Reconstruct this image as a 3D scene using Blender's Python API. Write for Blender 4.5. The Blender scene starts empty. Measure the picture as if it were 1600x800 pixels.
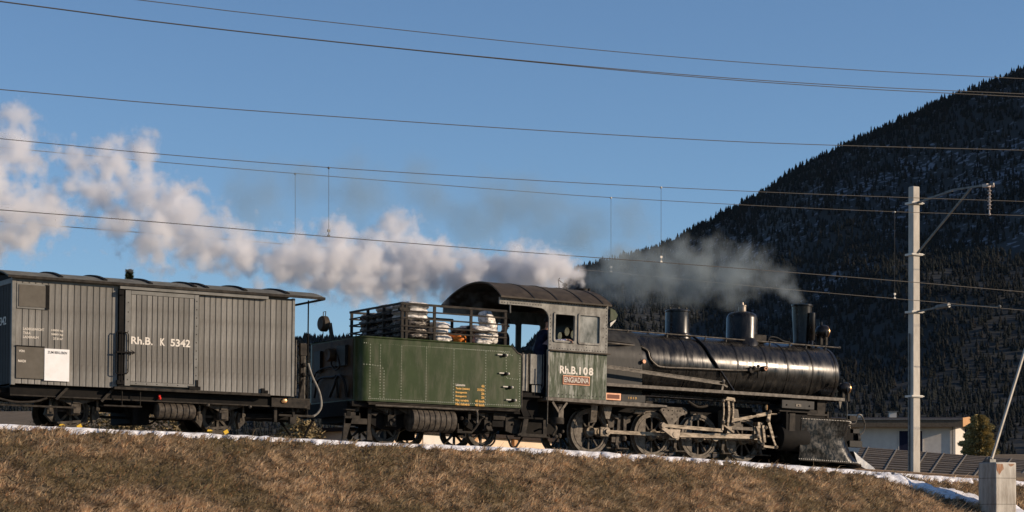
import bpy, bmesh, math, random
import numpy as np
from mathutils import Vector, Matrix, noise
PI = math.pi
random.seed(7)
rng = np.random.default_rng(11)
sc = bpy.context.scene
COL = sc.collection
R = math.radians

# ------------------------------------------------------------------ camera
CAM = Vector((-28.73, -42.13, -1.47))
cd = bpy.data.cameras.new('camera')
cd.sensor_width = 36.0
cd.lens = 36.0 * 3425.0 / 1600.0
cd.shift_y = (815.0 - 400.0) / 1600.0
cd.clip_start = 0.5
cd.clip_end = 30000.0
cam = bpy.data.objects.new('camera', cd)
cam.location = CAM
cam.rotation_euler = (R(90), 0, R(-31))
COL.objects.link(cam)
sc.camera = cam

# ------------------------------------------------------------------ world, sun, exposure
HAZE = 1.7e-6
SUN_EL, SUN_AZ = R(17), R(52)          # azimuth from -Y towards +X
w = bpy.data.worlds.new('World')
sc.world = w
w.use_nodes = True
nt = w.node_tree
bg = nt.nodes['Background']
sky = nt.nodes.new('ShaderNodeTexSky')
sky.sky_type = 'NISHITA'
sky.sun_disc = False
sky.sun_elevation = SUN_EL
# direction to the sun (x, y) = (sin az, -cos az); nishita rotation: sun at (sin r, cos r)
sky.sun_rotation = math.atan2(math.sin(SUN_AZ), -math.cos(SUN_AZ))
sky.altitude = 1700
sky.air_density = 1.0
sky.dust_density = 0.0
sky.ozone_density = 3.7
nt.links.new(sky.outputs[0], bg.inputs[0])
bg.inputs[1].default_value = 0.110
sl = bpy.data.lights.new('sun', 'SUN')
sl.energy = 5.0
sl.angle = R(0.5)
sl.color = (1.0, 0.80, 0.60)
so = bpy.data.objects.new('sun', sl)
sd = Vector((math.sin(SUN_AZ) * math.cos(SUN_EL), -math.cos(SUN_AZ) * math.cos(SUN_EL), math.sin(SUN_EL)))
so.rotation_euler = sd.to_track_quat('Z', 'Y').to_euler()
so.location = sd * 60
COL.objects.link(so)
sc.view_settings.view_transform = 'Standard'
sc.view_settings.look = 'None'
sc.view_settings.exposure = 0.17
sc.view_settings.gamma = 1.0
sc.cycles.use_denoising = True
sc.cycles.volume_step_rate = 1.0
sc.cycles.volume_max_steps = 256
sc.cycles.volume_bounces = 6
sc.cycles.max_bounces = 8
sc.cycles.transparent_max_bounces = 12

# ------------------------------------------------------------------ materials
def L3(c):
    return (c[0], c[1], c[2], 1.0)

def mat(name, c1, c2=None, scale=4.0, rough=0.6, metal=0.0, bump=0.0, bscale=60.0, stretch=(1, 1, 1), c3=None,
        vary=0.0, lo=0.35, hi=0.65, rough2=None, detail=6.0, spec=0.18, attr=None, grime=None):
    m = bpy.data.materials.new(name)
    m.use_nodes = True
    n, l = m.node_tree.nodes, m.node_tree.links
    b = n['Principled BSDF']
    b.inputs['Roughness'].default_value = rough
    b.inputs['Metallic'].default_value = metal
    b.inputs['Specular IOR Level'].default_value = spec
    tc = n.new('ShaderNodeTexCoord')
    mp = n.new('ShaderNodeMapping')
    mp.inputs['Scale'].default_value = stretch
    l.new(tc.outputs['Object'], mp.inputs['Vector'])
    col = None
    if attr:
        a = n.new('ShaderNodeAttribute'); a.attribute_name = attr
        col = a.outputs['Color']
    elif c2 is not None:
        nz = n.new('ShaderNodeTexNoise')
        nz.inputs['Scale'].default_value = scale
        nz.inputs['Detail'].default_value = detail
        nz.inputs['Roughness'].default_value = 0.62
        l.new(mp.outputs[0], nz.inputs['Vector'])
        cr = n.new('ShaderNodeValToRGB')
        cr.color_ramp.elements[0].position = lo
        cr.color_ramp.elements[0].color = L3(c1)
        cr.color_ramp.elements[1].position = hi
        cr.color_ramp.elements[1].color = L3(c2)
        if c3 is not None:
            e = cr.color_ramp.elements.new(min(0.97, hi + 0.1)); e.color = L3(c3)
        l.new(nz.outputs['Fac'], cr.inputs[0])
        col = cr.outputs[0]
        if rough2 is not None:
            mr = n.new('ShaderNodeMapRange')
            mr.inputs[1].default_value = lo; mr.inputs[2].default_value = hi
            mr.inputs[3].default_value = rough; mr.inputs[4].default_value = rough2
            l.new(nz.outputs['Fac'], mr.inputs[0]); l.new(mr.outputs[0], b.inputs['Roughness'])
    else:
        b.inputs['Base Color'].default_value = L3(c1)
    if vary > 0:
        oi = n.new('ShaderNodeObjectInfo')
        mr = n.new('ShaderNodeMapRange')
        mr.inputs[3].default_value = 1 - vary; mr.inputs[4].default_value = 1 + vary
        l.new(oi.outputs['Random'], mr.inputs[0])
        hs = n.new('ShaderNodeHueSaturation')
        if col is None:
            hs.inputs['Color'].default_value = L3(c1)
        else:
            l.new(col, hs.inputs['Color'])
        l.new(mr.outputs[0], hs.inputs['Value'])
        col = hs.outputs[0]
    if grime:
        gc, amt, gs, gst = grime
        m2 = n.new('ShaderNodeMapping'); m2.inputs['Scale'].default_value = gst; m2.inputs['Location'].default_value = (3.1, 1.7, 0.4)
        l.new(tc.outputs['Object'], m2.inputs['Vector'])
        gn = n.new('ShaderNodeTexNoise'); gn.inputs['Scale'].default_value = gs; gn.inputs['Detail'].default_value = 9; gn.inputs['Roughness'].default_value = 0.7
        l.new(m2.outputs[0], gn.inputs['Vector'])
        gr = n.new('ShaderNodeMapRange'); gr.inputs[1].default_value = 0.46; gr.inputs[2].default_value = 0.72; gr.inputs[3].default_value = 0.0; gr.inputs[4].default_value = amt
        l.new(gn.outputs['Fac'], gr.inputs[0])
        mx = n.new('ShaderNodeMix'); mx.data_type = 'RGBA'; mx.inputs['B'].default_value = L3(gc)
        if col is None: mx.inputs['A'].default_value = L3(c1)
        else: l.new(col, mx.inputs['A'])
        l.new(gr.outputs[0], mx.inputs['Factor'])
        col = mx.outputs['Result']
    if col is not None:
        l.new(col, b.inputs['Base Color'])
    if bump > 0:
        n2 = n.new('ShaderNodeTexNoise')
        n2.inputs['Scale'].default_value = bscale
        n2.inputs['Detail'].default_value = 4
        l.new(mp.outputs[0], n2.inputs['Vector'])
        bp = n.new('ShaderNodeBump')
        bp.inputs['Strength'].default_value = bump
        bp.inputs['Distance'].default_value = 0.02
        l.new(n2.outputs['Fac'], bp.inputs['Height'])
        l.new(bp.outputs[0], b.inputs['Normal'])
    return m

VS = (1, 1, 0.12)
M = {}
M['boiler'] = mat('boiler_black_paint', (0.005, 0.005, 0.0055), (0.011, 0.0105, 0.010), 4.0, 0.16, 0.0, 0.06, 5, (1.9, 1, 0.4), c3=(0.030, 0.027, 0.024), rough2=0.38, spec=0.28, grime=((0.055, 0.048, 0.04), 0.6, 6.0, (1.6, 1, 0.6)))
M['firebox'] = mat('weathered_firebox', (0.016, 0.0155, 0.0145), (0.048, 0.046, 0.041), 5.0, 0.42, 0.0, 0.08, 14, (1, 1, 0.3), rough2=0.6)
M['black'] = mat('black_iron', (0.006, 0.006, 0.006), (0.020, 0.018, 0.015), 6.0, 0.5, 0.0, 0.1, 40)
M['frame'] = mat('sooty_frame', (0.0025, 0.0022, 0.002), (0.009, 0.0075, 0.006), 6.0, 0.8, 0.0, 0.1, 40)
M['gear'] = mat('dusty_running_gear', (0.026, 0.021, 0.016), (0.105, 0.087, 0.066), 9.0, 0.62, 0.0, 0.12, 50)
M['gear2'] = mat('dusty_wheel_iron', (0.070, 0.058, 0.044), (0.20, 0.17, 0.133), 11.0, 0.6, 0.0, 0.12, 50)
M['dirt'] = mat('brown_dusted_iron', (0.009, 0.0075, 0.006), (0.045, 0.037, 0.028), 8.0, 0.7, 0.0, 0.12, 50)
M['rod'] = mat('bare_steel_rod', (0.085, 0.068, 0.048), (0.30, 0.25, 0.19), 16.0, 0.40, 0.45, 0.05, 60, (0.3, 1, 1))
M['brass'] = mat('brass', (0.50, 0.26, 0.10), (0.75, 0.42, 0.2), 12.0, 0.3, 0.9)
M['rim'] = mat('steel_rail_top', (0.20, 0.165, 0.125), (0.36, 0.30, 0.24), 8.0, 0.4, 0.4)
M['grey_cab'] = mat('grimy_grey_cab_paint', (0.16, 0.153, 0.135), (0.34, 0.33, 0.29), 7.0, 0.55, 0.0, 0.12, 45, (1, 1, 0.5), c3=(0.42, 0.40, 0.36), grime=((0.06, 0.05, 0.04), 0.6, 6.0, (1, 1, 0.5)))
M['green_cab'] = mat('streaked_green_cab_paint', (0.022, 0.036, 0.015), (0.050, 0.068, 0.036), 13.0, 0.5, 0.0, 0.1, 30, (1, 1, 0.14), c3=(0.27, 0.28, 0.24), lo=0.32, hi=0.51, grime=((0.30, 0.29, 0.25), 0.6, 7.0, (1.4, 1, 0.3)))
M['green'] = mat('tender_green_paint', (0.023, 0.038, 0.0105), (0.035, 0.054, 0.017), 2.5, 0.42, 0.0, 0.05, 12, (1, 1, 0.6), c3=(0.042, 0.058, 0.028), lo=0.3, hi=0.62, grime=((0.13, 0.12, 0.085), 0.55, 5.0, (1.3, 1, 0.35)))
M['tender_rear'] = mat('brown_black_tender_end', (0.020, 0.012, 0.006), (0.10, 0.066, 0.038), 1.7, 0.6, 0.0, 0.1, 20)
M['cab_roof'] = mat('brown_black_roof_sheet', (0.034, 0.026, 0.018), (0.072, 0.056, 0.040), 4.0, 0.6, 0.0, 0.08, 30)
M['pipe'] = mat('dull_pipe', (0.05, 0.045, 0.037), (0.15, 0.13, 0.105), 10.0, 0.4, 0.3)
M['hose'] = mat('pale_hose', (0.16, 0.15, 0.13), (0.30, 0.28, 0.24), 10.0, 0.5)
M['edge'] = mat('scuffed_edge_strip', (0.06, 0.052, 0.042), (0.17, 0.15, 0.125), 9.0, 0.5, 0.1)
M['rivet'] = mat('worn_green_rivet', (0.34, 0.36, 0.28))
M['rivet_dark'] = mat('dark_rivet', (0.03, 0.027, 0.024))
M['white'] = mat('white_lettering', (0.80, 0.74, 0.64), rough=0.5, grime=((0.35, 0.31, 0.26), 0.7, 18.0, (1, 1, 1)))
M['cream'] = mat('worn_cream_lettering', (0.56, 0.51, 0.43), (0.68, 0.62, 0.53), 60, rough=0.5)
M['orange'] = mat('orange_yellow_lettering', (0.70, 0.36, 0.08), (0.80, 0.50, 0.16), 50, rough=0.5)
M['copper'] = mat('copper_plate', (0.40, 0.20, 0.12), (0.55, 0.31, 0.20), 12, 0.4, 0.5)
M['dkred'] = mat('dark_red_plate', (0.16, 0.055, 0.03), rough=0.5)
M['glass'] = mat('painted_reflection_glass', (0.09, 0.095, 0.08), (0.46, 0.46, 0.42), 2.6, 0.12, 0.0, 0, 1, (1, 1, 0.5))  # pale tone painted in for the bright reflection in the pane
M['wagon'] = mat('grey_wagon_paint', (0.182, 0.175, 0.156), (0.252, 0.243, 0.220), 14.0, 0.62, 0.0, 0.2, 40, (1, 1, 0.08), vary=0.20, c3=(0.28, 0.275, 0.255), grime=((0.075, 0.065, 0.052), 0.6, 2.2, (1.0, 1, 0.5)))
M['wagon_flat'] = mat('grey_wagon_steel', (0.15, 0.146, 0.130), (0.215, 0.21, 0.19), 5.0, 0.55, 0.0, 0.08, 30)
M['wagon_panel'] = mat('brown_grey_panel', (0.10, 0.088, 0.070), (0.125, 0.112, 0.09), 6.0, 0.6)
M['wagon_roof'] = mat('grey_green_roof', (0.10, 0.097, 0.081), (0.155, 0.15, 0.125), 4.0, 0.65, 0.0, 0.1, 20)
M['paper'] = mat('white_board', (0.80, 0.79, 0.76), (0.88, 0.87, 0.85), 5, 0.5)
M['yellow'] = mat('yellow_wheel_mark', (0.70, 0.45, 0.04), rough=0.5)
M['red'] = mat('red_handle', (0.65, 0.03, 0.02), rough=0.4)
M['dark'] = mat('black_lettering', (0.03, 0.03, 0.035))
M['concrete'] = mat('mast_concrete', (0.42, 0.38, 0.32), (0.58, 0.53, 0.45), 5.0, 0.8, 0.0, 0.25, 70, (1, 1, 0.3))
M['wire'] = mat('weathered_copper_wire', (0.11, 0.10, 0.085), rough=0.5, metal=0.3)
M['insul'] = mat('brown_insulator', (0.30, 0.22, 0.18), (0.6, 0.54, 0.48), 12, 0.25)
M['galv'] = mat('galvanised_steel', (0.10, 0.10, 0.095), (0.20, 0.195, 0.18), 10, 0.5, 0.4)
M['bright'] = mat('pale_bracket', (0.62, 0.58, 0.50), rough=0.5)
M['snow'] = mat('packed_snow', (0.62, 0.64, 0.70), (0.86, 0.86, 0.88), 8, 0.6, 0.0, 0.6, 22, grime=((0.30, 0.25, 0.19), 0.75, 5.0, (1, 2, 1)))
M['wagon_end'] = mat('shade_darkened_wagon_end', (0.022, 0.018, 0.014), (0.040, 0.034, 0.028), 14.0, 0.7, 0.0, 0.2, 40, (1, 1, 0.08), vary=0.1)  # wagon grey darkened in the colour to carry the end wall's shade
M['ballast'] = mat('ballast_stone', (0.07, 0.065, 0.06), (0.20, 0.18, 0.155), 24, 0.85, 0.0, 0.9, 30)
M['rail'] = mat('rusty_rail', (0.10, 0.065, 0.04), (0.20, 0.13, 0.085), 6, 0.6)
M['wood'] = mat('sleeper_wood', (0.06, 0.045, 0.035), (0.12, 0.09, 0.065), 6, 0.8)
M['wall'] = mat('white_render', (0.55, 0.50, 0.44), (0.62, 0.57, 0.50), 2, 0.8)
M['creamwall'] = mat('cream_render', (0.60, 0.45, 0.31), (0.68, 0.52, 0.37), 1.2, 0.8)
M['roofwood'] = mat('brown_roof_boards', (0.014, 0.009, 0.007), (0.030, 0.020, 0.014), 3, 0.8)
M['gable'] = mat('golden_gable_wood', (0.40, 0.22, 0.10), (0.50, 0.29, 0.14), 3, 0.7)
M['slat'] = mat('brown_slat', (0.085, 0.066, 0.046), (0.135, 0.106, 0.076), 6, 0.75, vary=0.25)
M['batten'] = mat('pale_batten', (0.12, 0.105, 0.085), (0.19, 0.17, 0.14), 6, 0.6)
M['bark'] = mat('bark', (0.06, 0.045, 0.03), (0.12, 0.09, 0.06), 12, 0.9)
M['skin'] = mat('skin', (0.45, 0.26, 0.18), rough=0.5)
M['overall'] = mat('dark_blue_overall', (0.006, 0.008, 0.024), (0.014, 0.018, 0.045), 12, 0.85)
M['sleeve'] = mat('blue_patterned_sleeve', (0.05, 0.06, 0.16), (0.55, 0.55, 0.62), 45, 0.8, lo=0.48, hi=0.54)
M['soot_cloth'] = mat('black_work_cloth', (0.012, 0.012, 0.014), (0.03, 0.03, 0.032), 12, 0.85)
M['attr'] = mat('dead_grass_blades', (0, 0, 0), rough=0.8, attr='col', spec=0.2)
def add_translucency(m, f):
    n, l = m.node_tree.nodes, m.node_tree.links
    b = n['Principled BSDF']; out = [q for q in n if q.type == 'OUTPUT_MATERIAL'][0]
    tr = n.new('ShaderNodeBsdfTranslucent'); mx = n.new('ShaderNodeMixShader'); mx.inputs[0].default_value = f
    l.new(b.inputs['Base Color'].links[0].from_socket, tr.inputs['Color'])
    l.new(b.outputs[0], mx.inputs[1]); l.new(tr.outputs[0], mx.inputs[2]); l.new(mx.outputs[0], out.inputs['Surface'])
add_translucency(M['attr'], 0.5)
M['forest'] = mat('spruce_foliage', (0, 0, 0), rough=0.9, attr='col', spec=0.1)
M['leaf'] = mat('needles_sunlit', (0, 0, 0), rough=0.75, attr='col', spec=0.2)

# ------------------------------------------------------------------ mesh helpers
class MB:
    def __init__(s):
        s.v = []; s.f = []
    def add(s, vs, fs):
        o = len(s.v)
        s.v += [tuple(v) for v in vs]
        s.f += [tuple(i + o for i in f) for f in fs]
        return s
    def box(s, x0, x1, y0, y1, z0, z1):
        if x0 > x1: x0, x1 = x1, x0
        if y0 > y1: y0, y1 = y1, y0
        if z0 > z1: z0, z1 = z1, z0
        return s.add([(x0, y0, z0), (x1, y0, z0), (x1, y1, z0), (x0, y1, z0), (x0, y0, z1), (x1, y0, z1), (x1, y1, z1), (x0, y1, z1)],
                     [(0, 3, 2, 1), (4, 5, 6, 7), (0, 1, 5, 4), (1, 2, 6, 5), (2, 3, 7, 6), (3, 0, 4, 7)])
    def bar(s, p0, p1, wid, hei, up=(0, 0, 1)):
        p0, p1 = Vector(p0), Vector(p1)
        d = (p1 - p0).normalized()
        u = Vector(up)
        if abs(d.dot(u)) > 0.98: u = Vector((1, 0, 0))
        a = d.cross(u).normalized(); b = a.cross(d).normalized()
        vs = []
        for p in (p0, p1):
            for sa, sb in ((-1, -1), (1, -1), (1, 1), (-1, 1)):
                vs.append(p + a * (sa * wid / 2) + b * (sb * hei / 2))
        return s.add(vs, [(0, 1, 2, 3), (7, 6, 5, 4), (0, 4, 5, 1), (1, 5, 6, 2), (2, 6, 7, 3), (3, 7, 4, 0)])
    def tube(s, pts, r, n=8, cap=True, closed=False):
        pts = [Vector(p) for p in pts]
        rs = r if isinstance(r, (list, tuple)) else [r] * len(pts)
        k = len(pts)
        prev = None
        vs = []
        for i, p in enumerate(pts):
            if closed:
                d = (pts[(i + 1) % k] - pts[i - 1]).normalized()
            else:
                d = (pts[min(i + 1, k - 1)] - pts[max(i - 1, 0)]).normalized()
            if prev is None:
                u = Vector((0, 0, 1)) if abs(d.z) < 0.9 else Vector((1, 0, 0))
                a = d.cross(u).normalized()
            else:
                a = (prev - d * prev.dot(d)).normalized()
            prev = a
            b = d.cross(a)
            for j in range(n):
                t = 2 * PI * j / n
                vs.append(p + (a * math.cos(t) + b * math.sin(t)) * rs[i])
        fs = []
        for i in range(k if closed else k - 1):
            i2 = (i + 1) % k
            for j in range(n):
                j2 = (j + 1) % n
                fs.append((i * n + j, i * n + j2, i2 * n + j2, i2 * n + j))
        if cap and not closed:
            fs.append(tuple(range(n - 1, -1, -1)))
            fs.append(tuple((k - 1) * n + j for j in range(n)))
        return s.add(vs, fs)
    def lathe(s, prof, o=(0, 0, 0), axis='x', n=32, a0=0.0, a1=2 * PI):
        o = Vector(o)
        full = abs(a1 - a0 - 2 * PI) < 1e-4
        m = n if full else n + 1
        vs = []
        for t, r in prof:
            for j in range(m):
                a = a0 + (a1 - a0) * j / n
                c, q = math.cos(a) * r, math.sin(a) * r
                if axis == 'x': vs.append(o + Vector((t, c, q)))
                elif axis == 'y': vs.append(o + Vector((q, t, c)))
                else: vs.append(o + Vector((c, q, t)))
        fs = []
        for i in range(len(prof) - 1):
            for j in range(n):
                j2 = (j + 1) % m
                fs.append((i * m + j, i * m + j2, (i + 1) * m + j2, (i + 1) * m + j))
        return s.add(vs, fs)
    def cyl(s, p0, p1, r0, r1=None, n=16):
        return s.tube([p0, p1], [r0, r0 if r1 is None else r1], n)
    def prism(s, poly, y0, y1, plane='xz'):
        k = len(poly)
        mk = {'xz': lambda p, y: (p[0], y, p[1]), 'xy': lambda p, y: (p[0], p[1], y), 'yz': lambda p, y: (y, p[0], p[1])}[plane]
        vs = [mk(p, y0) for p in poly] + [mk(p, y1) for p in poly]
        fs = [tuple(range(k)), tuple(range(2 * k - 1, k - 1, -1))]
        for i in range(k):
            j = (i + 1) % k
            fs.append((i, i + k, j + k, j))
        return s.add(vs, fs)
    def ball(s, c, r, n=10, sc_=(1, 1, 1)):
        c = Vector(c)
        pr = []
        vs = []; fs = []
        h = n // 2
        for i in range(h + 1):
            ph = PI * i / h
            for j in range(n):
                t = 2 * PI * j / n
                vs.append(c + Vector((math.sin(ph) * math.cos(t) * r * sc_[0], math.sin(ph) * math.sin(t) * r * sc_[1], math.cos(ph) * r * sc_[2])))
        for i in range(h):
            for j in range(n):
                j2 = (j + 1) % n
                fs.append((i * n + j, (i + 1) * n + j, (i + 1) * n + j2, i * n + j2))
        return s.add(vs, fs)
    def dome(s, p, d, r, n=6):
        """small rivet head: low cone frustum pointing along d"""
        p, d = Vector(p), Vector(d).normalized()
        u = Vector((0, 0, 1)) if abs(d.z) < 0.9 else Vector((1, 0, 0))
        a = d.cross(u).normalized(); b = d.cross(a)
        vs = []
        for j in range(n):
            t = 2 * PI * j / n
            vs.append(p + (a * math.cos(t) + b * math.sin(t)) * r)
        vs.append(p + d * r * 0.8)
        return s.add(vs, [(j, (j + 1) % n, n) for j in range(n)])

def link(o, parent=None):
    COL.objects.link(o)
    if parent is not None:
        o.parent = parent
    return o

def mesh_of(name, mb, m, smooth=30):
    me = bpy.data.meshes.new(name)
    me.from_pydata(mb.v, [], mb.f)
    me.validate()
    bm = bmesh.new(); bm.from_mesh(me)
    bmesh.ops.remove_doubles(bm, verts=bm.verts, dist=1e-5)
    bmesh.ops.recalc_face_normals(bm, faces=bm.faces)
    bm.to_mesh(me); bm.free()
    if m is not None: me.materials.append(m)
    if smooth:
        me.shade_smooth()
        me.set_sharp_from_angle(angle=R(smooth))
    return me

def obj(name, mb, m, parent=None, smooth=30, bevel=0.0, label=None):
    o = bpy.data.objects.new(name, mesh_of(name, mb, m, smooth))
    link(o, parent)
    if bevel:
        b = o.modifiers.new('bevel', 'BEVEL'); b.width = bevel; b.segments = 2; b.limit_method = 'ANGLE'
    if label: o['label'] = label
    return o

def dup(o, parent, loc=None, rot=None):
    c = o.copy(); COL.objects.link(c); c.parent = parent
    if loc is not None: c.location = loc
    if rot is not None: c.rotation_euler = rot
    return c

def dup_tree(o, parent, loc=None, rot=None):
    c = dup(o, parent, loc, rot)
    for ch in list(o.children): dup(ch, c)
    return c

def thing(name, label, cat, loc=(0, 0, 0), rot=(0, 0, 0), group=None):
    o = bpy.data.objects.new(name, None)
    o.empty_display_size = 0.3
    COL.objects.link(o)
    o.location = loc; o.rotation_euler = rot
    o['label'] = label; o['category'] = cat
    if group: o['group'] = group
    return o

def tag(o, label=None, cat=None, group=None, kind=None):
    if label: o['label'] = label
    if cat: o['category'] = cat
    if group: o['group'] = group
    if kind: o['kind'] = kind
    return o

def text(s, x0, x1, z0, z1, y, m, parent, name='lettering', rot=(R(90), 0, 0), bold=0.0, label=None, space=1.0):
    """flat print fitted to the rectangle x0..x1, z0..z1 on the plane y, read from -Y"""
    cu = bpy.data.curves.new(name, 'FONT')
    cu.body = s; cu.size = 1.0; cu.extrude = 0.0; cu.offset = bold; cu.space_character = space
    cu.resolution_u = 3
    t = bpy.data.objects.new(name, cu); COL.objects.link(t)
    bpy.context.view_layer.update()
    me = bpy.data.meshes.new_from_object(t.evaluated_get(bpy.context.evaluated_depsgraph_get()))
    bpy.data.objects.remove(t)
    co = np.empty(len(me.vertices) * 3); me.vertices.foreach_get('co', co); co = co.reshape(-1, 3)
    lo, hi = co.min(0), co.max(0)
    co[:, 0] = (co[:, 0] - lo[0]) / (hi[0] - lo[0]) * abs(x1 - x0)
    co[:, 1] = (co[:, 1] - lo[1]) / (hi[1] - lo[1]) * (z1 - z0)
    me.vertices.foreach_set('co', co.ravel())
    me.materials.clear(); me.materials.append(m)
    o = bpy.data.objects.new(name, me)
    link(o, parent)
    o.location = (x0, y, z0); o.rotation_euler = rot
    if label: o['label'] = label
    return o

def cut_plate(outer, holes, y0, y1):
    """plate in the xz plane with rounded holes: returns MB"""
    cu = bpy.data.curves.new('c', 'CURVE'); cu.dimensions = '2D'; cu.fill_mode = 'BOTH'
    for poly in [outer] + holes:
        sp = cu.splines.new('POLY'); sp.points.add(len(poly) - 1)
        for p, q in zip(sp.points, poly): p.co = (q[0], q[1], 0, 1)
        sp.use_cyclic_u = True
    cu.extrude = abs(y1 - y0) / 2
    t = bpy.data.objects.new('c', cu); COL.objects.link(t)
    bpy.context.view_layer.update()
    me = bpy.data.meshes.new_from_object(t.evaluated_get(bpy.context.evaluated_depsgraph_get()))
    bpy.data.objects.remove(t)
    ym = (y0 + y1) / 2
    mb = MB()
    mb.add([(v.co.x, ym + v.co.z, v.co.y) for v in me.vertices], [tuple(p.vertices) for p in me.polygons])
    bpy.data.meshes.remove(me)
    return mb

def rrect(x0, x1, z0, z1, r, n=4):
    out = []
    for cx, cz, a in ((x1 - r, z1 - r, 0), (x0 + r, z1 - r, 90), (x0 + r, z0 + r, 180), (x1 - r, z0 + r, 270)):
        for i in range(n + 1):
            t = R(a + 90 * i / n)
            out.append((cx + r * math.cos(t), cz + r * math.sin(t)))
    return out

def bez(pts, n=8):
    """smooth curve through points (Catmull-Rom)"""
    P = [Vector(p) for p in pts]
    P = [P[0] * 2 - P[1]] + P + [P[-1] * 2 - P[-2]]
    out = []
    for i in range(1, len(P) - 2):
        for j in range(n):
            t = j / n
            a, b, c, d = P[i - 1], P[i], P[i + 1], P[i + 2]
            out.append(0.5 * ((2 * b) + (c - a) * t + (2 * a - 5 * b + 4 * c - d) * t * t + (3 * b - a - 3 * c + d) * t ** 3))
    out.append(P[-2])
    return out

def interp(x, tab):
    return float(np.interp(x, [t[0] for t in tab], [t[1] for t in tab]))

def fast_mesh(name, verts, tris, m, cols=None, smooth=False):
    me = bpy.data.meshes.new(name)
    nv, ntr = len(verts), len(tris)
    me.vertices.add(nv); me.vertices.foreach_set('co', np.asarray(verts, dtype=np.float32).ravel())
    me.loops.add(ntr * 3); me.loops.foreach_set('vertex_index', np.asarray(tris, dtype=np.int32).ravel())
    me.polygons.add(ntr); me.polygons.foreach_set('loop_start', np.arange(0, ntr * 3, 3, dtype=np.int32))
    me.update(calc_edges=True)
    if cols is not None:
        a = me.color_attributes.new('col', 'FLOAT_COLOR', 'POINT')
        c4 = np.ones((nv, 4), dtype=np.float32); c4[:, :3] = cols
        a.data.foreach_set('color', c4.ravel())
    me.materials.append(m)
    if smooth: me.shade_smooth()
    o = bpy.data.objects.new(name, me); COL.objects.link(o)
    return o

# ------------------------------------------------------------------ track profile and ground
TZ = [(-2000, 1.4), (-90, 1.4), (-15, 0.345), (-10.8, 0.29), (-7, 0.2), (-4.6, 0.145), (0, 0.0), (2.6, -0.065), (7, -0.20), (14, -0.46), (60, -2.0), (2000, -2.0)]
CZ = [(-2000, 1.45), (-90, 1.45), (-15.6, 0.37), (-11.7, 0.295), (-8.2, 0.19), (-3.3, 0.115), (1.9, -0.09), (6.2, -0.285), (9.2, -0.42), (14, -0.55), (60, -2.05), (2000, -2.05)]
def track_z(x): return interp(x, TZ)
def crest_z(x): return interp(x, CZ)
def sstep(a, b, x):
    t = min(1, max(0, (x - a) / (b - a))); return t * t * (3 - 2 * t)

def ground_z(x, y):
    c = crest_z(x)
    if y < -1.6:
        z = c - 0.05 - (-y - 1.6) * 0.60
        if z < -3.1: z = -3.1 - 0.15 * math.exp(-( -3.1 - z))
        if y < -60: z += -(y + 60) * 0.004
        if y > -9: z += 0.07 * noise.noise(Vector((x * 0.9, y * 0.9, 0))) + 0.07 * noise.noise(Vector((x * 3.2, y * 3.6, 3)))
        return z
    if y < 8.6:
        return c - 0.17 + (0.12 if y < -1.5 else 0.0)
    t = min(1.0, (y - 8.6) / 3.0)
    rel = x - CAM.x; dy = y - CAM.y
    d = rel * math.sin(R(31)) + dy * math.cos(R(31))
    a = (rel * math.cos(R(31)) - dy * math.sin(R(31))) / max(d, 1)
    left = sstep(0.125, 0.155, -a)
    far = -0.6 + (0.036 + 0.026 * left) * max(0, min(d, 232) - 55)
    far += 0.25 * noise.noise(Vector((x * 0.05, y * 0.05, 1))) * min(1, max(0, d - 60) / 60)
    
    return (c - 0.17) * (1 - t) + far * t
def axis_pts(lo, hi, dense_lo, dense_hi, step, grow=1.17):
    a = list(np.arange(dense_lo, dense_hi + 1e-6, step))
    s = step
    x = dense_hi
    while x < hi:
        s *= grow; x += s; a.append(min(x, hi))
    s = step; x = dense_lo
    while x > lo:
        s *= grow; x -= s; a.insert(0, max(x, lo))
    return a

M['ground'] = mat('dead_grass_soil', (0.085, 0.063, 0.038), (0.22, 0.165, 0.10), 1.6, 0.9, 0.0, 0.8, 12, c3=(0.17, 0.125, 0.072), detail=10)
def build_ground():
    xs = axis_pts(-4000, 6000, -24, 16, 0.15)
    ys = axis_pts(-3000, 6000, -7.5, 12, 0.15)
    nx, ny = len(xs), len(ys)
    vs = [(x, y, ground_z(x, y)) for y in ys for x in xs]
    fs = [(j * nx + i, j * nx + i + 1, (j + 1) * nx + i + 1, (j + 1) * nx + i) for j in range(ny - 1) for i in range(nx - 1)]
    me = bpy.data.meshes.new('ground'); me.from_pydata(vs, [], fs); me.shade_smooth()
    me.materials.append(M['ground'])
    o = bpy.data.objects.new('ground', me); COL.objects.link(o)
    o['kind'] = 'structure'
build_ground()

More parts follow.
